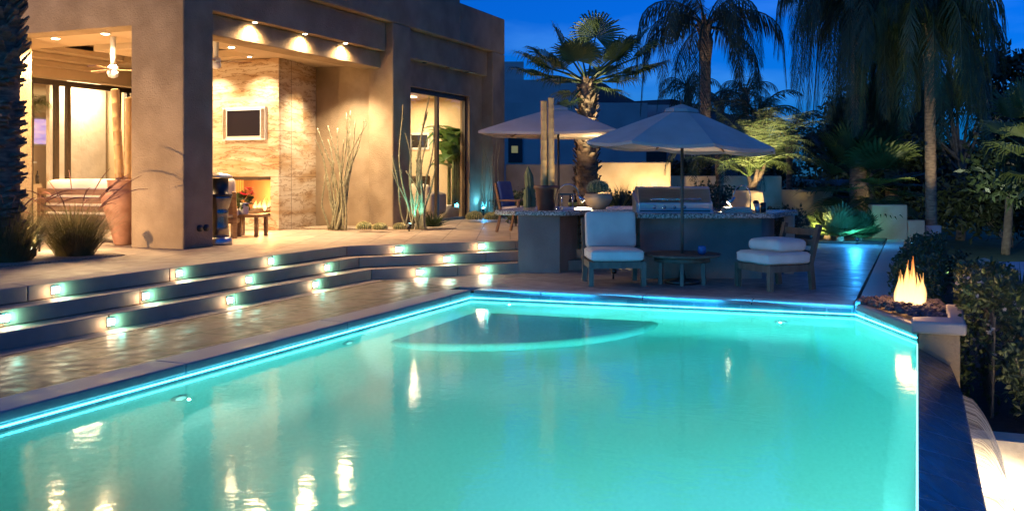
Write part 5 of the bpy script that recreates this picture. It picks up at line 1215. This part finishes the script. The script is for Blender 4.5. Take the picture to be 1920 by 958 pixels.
# palm at the right edge, near
a = dp(1955, 15, -1.0); b = dp(1945, 15, zy(300, 15))
o = thing('fan_palm', 'fan palm whose pale fronds enter the picture at the right edge', 'palm tree', a); mb = MB(); trunk(mb, a, b, .2, .16, 12, 10, .04); mb.build('trunk', M['trunk'], o); cr = MB(); rn = random.Random(96)
for px, py, dt, R_ in ((1905, 290, 0, .62), (1890, 210, .5, .6), (1880, 245, 1.0, .6), (1915, 190, .3, .6), (1960, 200, 0, .6), (2010, 260, 0, .6), (1930, 260, -.9, .55), (2000, 200, .6, .6), (1920, 330, .8, .5)):
    q = dp(px, 15 + dt, zy(py, 15)); d = q - b; fan_leaf(cr, b, d, d.length * .9, R_ * 1.15, 30, 1.5, .5, rn, .012)
cr.build('crown', M['fan'], o)
spotfix(dp(1900, 13.6, -.95), b + V((-.5, 0, .3)), 'added garden spotlight in the lower bed lighting the right edge palm', (1, .95, .62), 420, 'hotwarm', angle=60)  # added lamp, brightens the fronds at the edge
# =================================================================== BACKGROUND TREES
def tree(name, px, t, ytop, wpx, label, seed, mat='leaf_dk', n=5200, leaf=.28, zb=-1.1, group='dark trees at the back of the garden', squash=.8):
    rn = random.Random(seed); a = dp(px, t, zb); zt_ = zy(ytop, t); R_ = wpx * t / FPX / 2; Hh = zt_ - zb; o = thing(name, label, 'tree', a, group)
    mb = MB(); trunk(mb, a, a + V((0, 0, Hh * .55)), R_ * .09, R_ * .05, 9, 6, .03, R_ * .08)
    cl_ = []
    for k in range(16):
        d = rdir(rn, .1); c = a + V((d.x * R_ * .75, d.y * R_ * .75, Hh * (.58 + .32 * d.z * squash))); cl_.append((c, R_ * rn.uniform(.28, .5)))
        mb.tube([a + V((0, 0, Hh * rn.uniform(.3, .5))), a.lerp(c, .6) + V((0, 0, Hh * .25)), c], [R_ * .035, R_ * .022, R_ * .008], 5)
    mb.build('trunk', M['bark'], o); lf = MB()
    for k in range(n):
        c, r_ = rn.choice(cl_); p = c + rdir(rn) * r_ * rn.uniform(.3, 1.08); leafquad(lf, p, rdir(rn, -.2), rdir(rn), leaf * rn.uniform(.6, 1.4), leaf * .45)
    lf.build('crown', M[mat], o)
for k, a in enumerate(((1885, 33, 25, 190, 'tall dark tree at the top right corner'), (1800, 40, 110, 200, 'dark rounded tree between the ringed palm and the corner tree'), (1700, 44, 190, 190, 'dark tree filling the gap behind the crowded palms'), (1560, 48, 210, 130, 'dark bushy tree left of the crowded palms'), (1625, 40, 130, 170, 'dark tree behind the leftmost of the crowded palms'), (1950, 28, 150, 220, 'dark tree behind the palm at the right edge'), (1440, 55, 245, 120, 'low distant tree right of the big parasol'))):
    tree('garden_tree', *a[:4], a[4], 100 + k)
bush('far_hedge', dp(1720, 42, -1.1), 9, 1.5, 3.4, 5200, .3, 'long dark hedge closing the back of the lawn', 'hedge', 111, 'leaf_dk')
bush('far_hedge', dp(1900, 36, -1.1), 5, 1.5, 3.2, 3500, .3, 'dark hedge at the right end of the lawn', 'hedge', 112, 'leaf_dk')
# =================================================================== NEIGHBOUR HOUSE
nbh = thing('neighbour_house', 'pale flat roofed neighbour house seen blue in the dusk beyond the parasols', 'house', dp(1080, 46, -.5))
def nb(px0, px1, t, ytop, depth=4, name='wall', ybot=None, m='nb', push=0.0):
    A, B = dp(px0, t + push), dp(px1, t + push); n_ = FW * depth; zb = -1.1 if ybot is None else zy(ybot, t)
    return MB().prism([xy(A), xy(B), xy(B + n_), xy(A + n_)], zb, zy(ytop, t)).build(name, M[m], nbh)
nb(700, 1214, 46, 193, 3.0); nb(1214.5, 1330, 50, 197, 3.0)
nb(700, 1112, 49.5, 150, 5, 'upper_wall'); nb(700, 982, 52, 116, 3, 'roof_tower', 151); nb(1120, 1212, 47.5, 193, .2, 'garage_opening')
nb(953, 979, 46, 228, .06, 'door', 305, 'black', -.065); 
for y in (245, 274): nb(959, 971, 46, y, .03, 'window', y + 13, 'pane_lit', -.10)
nb(1212, 1250, 46, 285, .05, 'garage_door', 340, 'black', -.06)
# =================================================================== FIRE PLANTER
fpz = .13
OUT = [(-.74, FE(-.74) + .02), (-.02, 11.06), (.0, 10.72), (.42, 10.72), (.46, 12.3), (.1, 13.05), (-.72, 13.05)]
pl = thing('fire_planter', 'stucco fire planter with a smooth cap at the far corner of the pool', 'fire planter', (0, 11.8, -.1))
MB().prism([(.012, 10.76), (.40, 10.76), (.40, 11.3), (.012, 11.3)], -1.6, fpz - .10).build('pier', M['stucco'], pl)
MB().prism([(-.72, FE(-.72) + .05), (.0, 11.12), (.012, 11.31), (.42, 11.31), (.44, 12.3), (.08, 13.03), (-.72, 13.03)], -1.6, .03).build('body', M['stucco'], pl)
cpm = MB().prism([(-.06, 10.68), (.46, 10.68), (.46, 11.13), (.10, 11.13), (-.06, 11.02)], fpz - .115, fpz + .01)
cpm.prism([(.46, 11.135), (.48, 12.32), (.30, 12.32), (.30, 11.135)], fpz - .11, fpz + .005)
cpm.prism([(-.72, FE(-.72) + .0), (-.70, FE(-.72) + .12), (.05, 11.23), (.05, 11.14), (-.045, 11.05)], -.06, .05)
co_ = cpm.build('cap', M['coping'], pl); b = co_.modifiers.new('bevel', 'BEVEL'); b.width = .03; b.segments = 4; b.limit_method = 'ANGLE'
rn = random.Random(120); rk = MB()
for k in range(420):
    u = rn.random(); v = rn.random(); p = V((-.68 + .98 * u, 12.9 - 1.55 * v, .05 + .05 * rn.random() + .04 * math.sin(PI * u)))
    if p.y < 12.62 - 1.95 * (p.x + .72) + .12 and p.x < .05: continue
    s = rn.uniform(.022, .05); ring = []
    a0 = rn.uniform(0, 6)
    vs = [p + V((math.cos(a0 + a) * s * rn.uniform(.7, 1.2), math.sin(a0 + a) * s * rn.uniform(.7, 1.2), z * s)) for z in (-.5, .4) for a in [i * 2 * PI / 6 for i in range(6)]] + [p + V((0, 0, s * .85))]
    rk.add(vs, [(i, (i + 1) % 6, 6 + (i + 1) % 6, 6 + i) for i in range(6)] + [(6 + i, 6 + (i + 1) % 6, 12) for i in range(6)])
tag(rk.build('lava_rocks', M['rock']), kind='stuff')
fc_ = dp(1706, 11.35, .09)
ff = thing('fire_flame', 'tall bright gas flame burning on the lava rocks of the planter', 'flame', fc_)
fm = MB(); rn = random.Random(8)
flame(fm, fc_, .40, .13, 200)
for k in range(48):
    a = rn.uniform(0, 2 * PI); q = .17 * rn.random() ** .8; flame(fm, fc_ + RT * q * math.cos(a) + FW * q * math.sin(a) * .7 - V((0, 0, .02)), rn.uniform(.30, .74) * (1 - q * 3.2), rn.uniform(.02, .062), 201 + k)
fm.build('flames', fire_mat('gas_flame', 3.4, .60), ff)
lamp('POINT', fc_ + V((0, 0, .30)), 34, (1, .52, .18), ff, .15)
# =================================================================== HEDGE AND LOWER GARDEN
struct('lower_bed', MB().prism([(.47, 10.6), (3.4, 10.6), (3.4, 26), (-.28, 26), (-.28, 13.06), (.1, 13.06)], -1.2, -.9), M['soil'])
def hedge(c0, c1, wid, z0, z1, n, leaf, label, seed, mat='leaf', blossoms=0):
    rn = random.Random(seed); c0 = V(c0); c1 = V(c1); d = (c1 - c0); s = V((-d.y, d.x, 0)).normalized(); o = thing('hedge', label, 'hedge', c0.lerp(c1, .5) + V((0, 0, z0))); mb = MB(); fl_ = MB(); st = MB()
    for k in range(n):
        u = rn.random(); v = rn.uniform(-1, 1); w_ = rn.random() ** .6
        if rn.random() < .6:
            if rn.random() < .5: w_ = 1
            else: v = math.copysign(1, v)
        bump = .10 * math.sin(u * 23 + v * 3) + .07 * math.sin(u * 51)
        p = c0 + d * u + s * v * wid / 2 * (1 + bump) + V((0, 0, z0 + (z1 - z0) * w_ * (1 + bump * .6) + rn.uniform(-.06, .06)))
        leafquad(mb, p, rdir(rn, .35), rdir(rn), leaf * rn.uniform(.6, 1.3), leaf * .5, leaf * .08)
    for k in range(blossoms):
        u = rn.random(); p = c0 + d * u + s * rn.uniform(-.6, .6) * wid + V((0, 0, z0 + (z1 - z0) * rn.uniform(.5, 1.08)))
        for j in range(5): leafquad(fl_, p, rdir(rn, .3), rdir(rn), .045, .03)
    for k in range(10):
        p = c0 + d * (k + .5) / 10; st.tube([p + V((0, 0, z0)), p + V((.03, 0, z0 + (z1 - z0) * .8))], [.02, .008], 5)
    mb.build('foliage', M[mat], o); st.build('stems', M['bark'], o)
    if blossoms: fl_.build('blossoms', M['flowerw'], o)
hedge((-.05, 14.0, 0), (.25, 22.0, 0), .55, -.9, .32, 6500, .085, 'clipped green hedge along the deck edge beyond the flame', 130, 'leaf')
hedge((.72, 11.1, 0), (.75, 13.6, 0), .55, -.9, .42, 3200, .085, 'leafy hedge with pale blossoms right behind the flame', 131, 'leaf', 60)
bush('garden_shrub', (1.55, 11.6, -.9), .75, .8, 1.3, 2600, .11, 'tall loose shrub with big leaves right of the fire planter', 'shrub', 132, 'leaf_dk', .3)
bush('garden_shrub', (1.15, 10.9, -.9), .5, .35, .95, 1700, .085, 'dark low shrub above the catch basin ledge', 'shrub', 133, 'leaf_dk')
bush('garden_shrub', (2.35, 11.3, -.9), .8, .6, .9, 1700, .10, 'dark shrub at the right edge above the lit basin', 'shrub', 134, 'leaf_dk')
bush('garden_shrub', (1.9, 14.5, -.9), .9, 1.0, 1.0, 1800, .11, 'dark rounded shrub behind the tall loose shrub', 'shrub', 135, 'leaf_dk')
bush('garden_shrub', dp(1790, 22, -1.0), .5, .5, .95, 900, .10, 'dark reddish shrub beside the end of the stepped wall', 'shrub', 136, 'leaf_dk')
spiky('spiky_shrub', dp(1915, 20, -.9), .7, 200, .03, 'spiky rosette plant at the right edge of the lower lawn', 'shrub', 137, 'frond', .5)
spotfix(dp(1800, 26, -1.08), dp(1900, 34, -1.1), 'added spotlight low on the lawn behind the hedges brightening the grass', (.95, 1, .75), 1200, 'hotwarm', h=.5, angle=110)  # added to brighten the dark lawn
# pale slabs and low kerb on the lower lawn
kb = thing('low_kerb', 'low pale kerb wall on the dark lower lawn', 'kerb wall', dp(1858, 19, -1.1))
MB().prism([xy(dp(1830, 19)), xy(dp(1886, 18.6)), xy(dp(1886, 19.0)), xy(dp(1846, 20.8)), xy(dp(1830, 20.4))], -1.1, zy(498, 19)).build('stone', M['wallbeige'], kb)
tag(MB().prism([xy(dp(1868, 21)), xy(dp(1925, 21)), xy(dp(1925, 25)), xy(dp(1872, 25))], -1.09, -.62).build('pale_block', M['paleslab']), 'pale blue low block on the lower lawn at the right edge', 'block')
tag(MB().prism([xy(dp(1812, 23)), xy(dp(1840, 22.4)), xy(dp(1840, 24)), xy(dp(1818, 25))], -1.09, -.74).build('pale_block', M['paleslab']), 'small pale slab on the lower lawn left of the kerb', 'block')
# =================================================================== WATERFALL
rows = 15; cols = 120; vs = []; rn = random.Random(140)
for j in range(cols + 1):
    y = -1.5 + 11.05 * j / cols; k_ = 1 + .05 * math.sin(j * 1.7) + .03 * math.sin(j * .61)
    for i in range(rows + 1):
        s_ = i / rows; x = .375 + .42 * k_ * s_ ** .62; z = -.342 - 1.05 * s_ ** 1.35 * (1 if i < rows else 1.02); vs.append((x, y, z))
fall = MB().add(vs, [(j * (rows + 1) + i, (j + 1) * (rows + 1) + i, (j + 1) * (rows + 1) + i + 1, j * (rows + 1) + i + 1) for j in range(cols) for i in range(rows)], True)
struct('waterfall', fall, M['fall'])
for k, (y, pw) in enumerate(((8.3, 1500), (6.3, 2000), (3.9, 2000))):  # assumed fixtures, inferred from the bright basin
    o = thing('basin_light', ('assumed warm light in the catch basin nearest the fire planter', 'assumed warm light in the middle of the catch basin', 'assumed warm light in the catch basin nearest the camera')[k], 'basin light', (1.35, y, -1.42), 'catch basin lights')
    MB().lathe([(.10, 0), (.10, .03), (.08, .045)], (1.35, y, -1.42), 18).build('rim', M['steel'], o); MB().lathe([(.075, .03), (.06, .055)], (1.35, y, -1.42), 16).build('lens', M['hotwarm'], o)
    lamp('SPOT', (1.5, y, -.98), pw * 3.5, (1, .80, .52), o, .08, 165, .4, (1.3, y, -1.42))
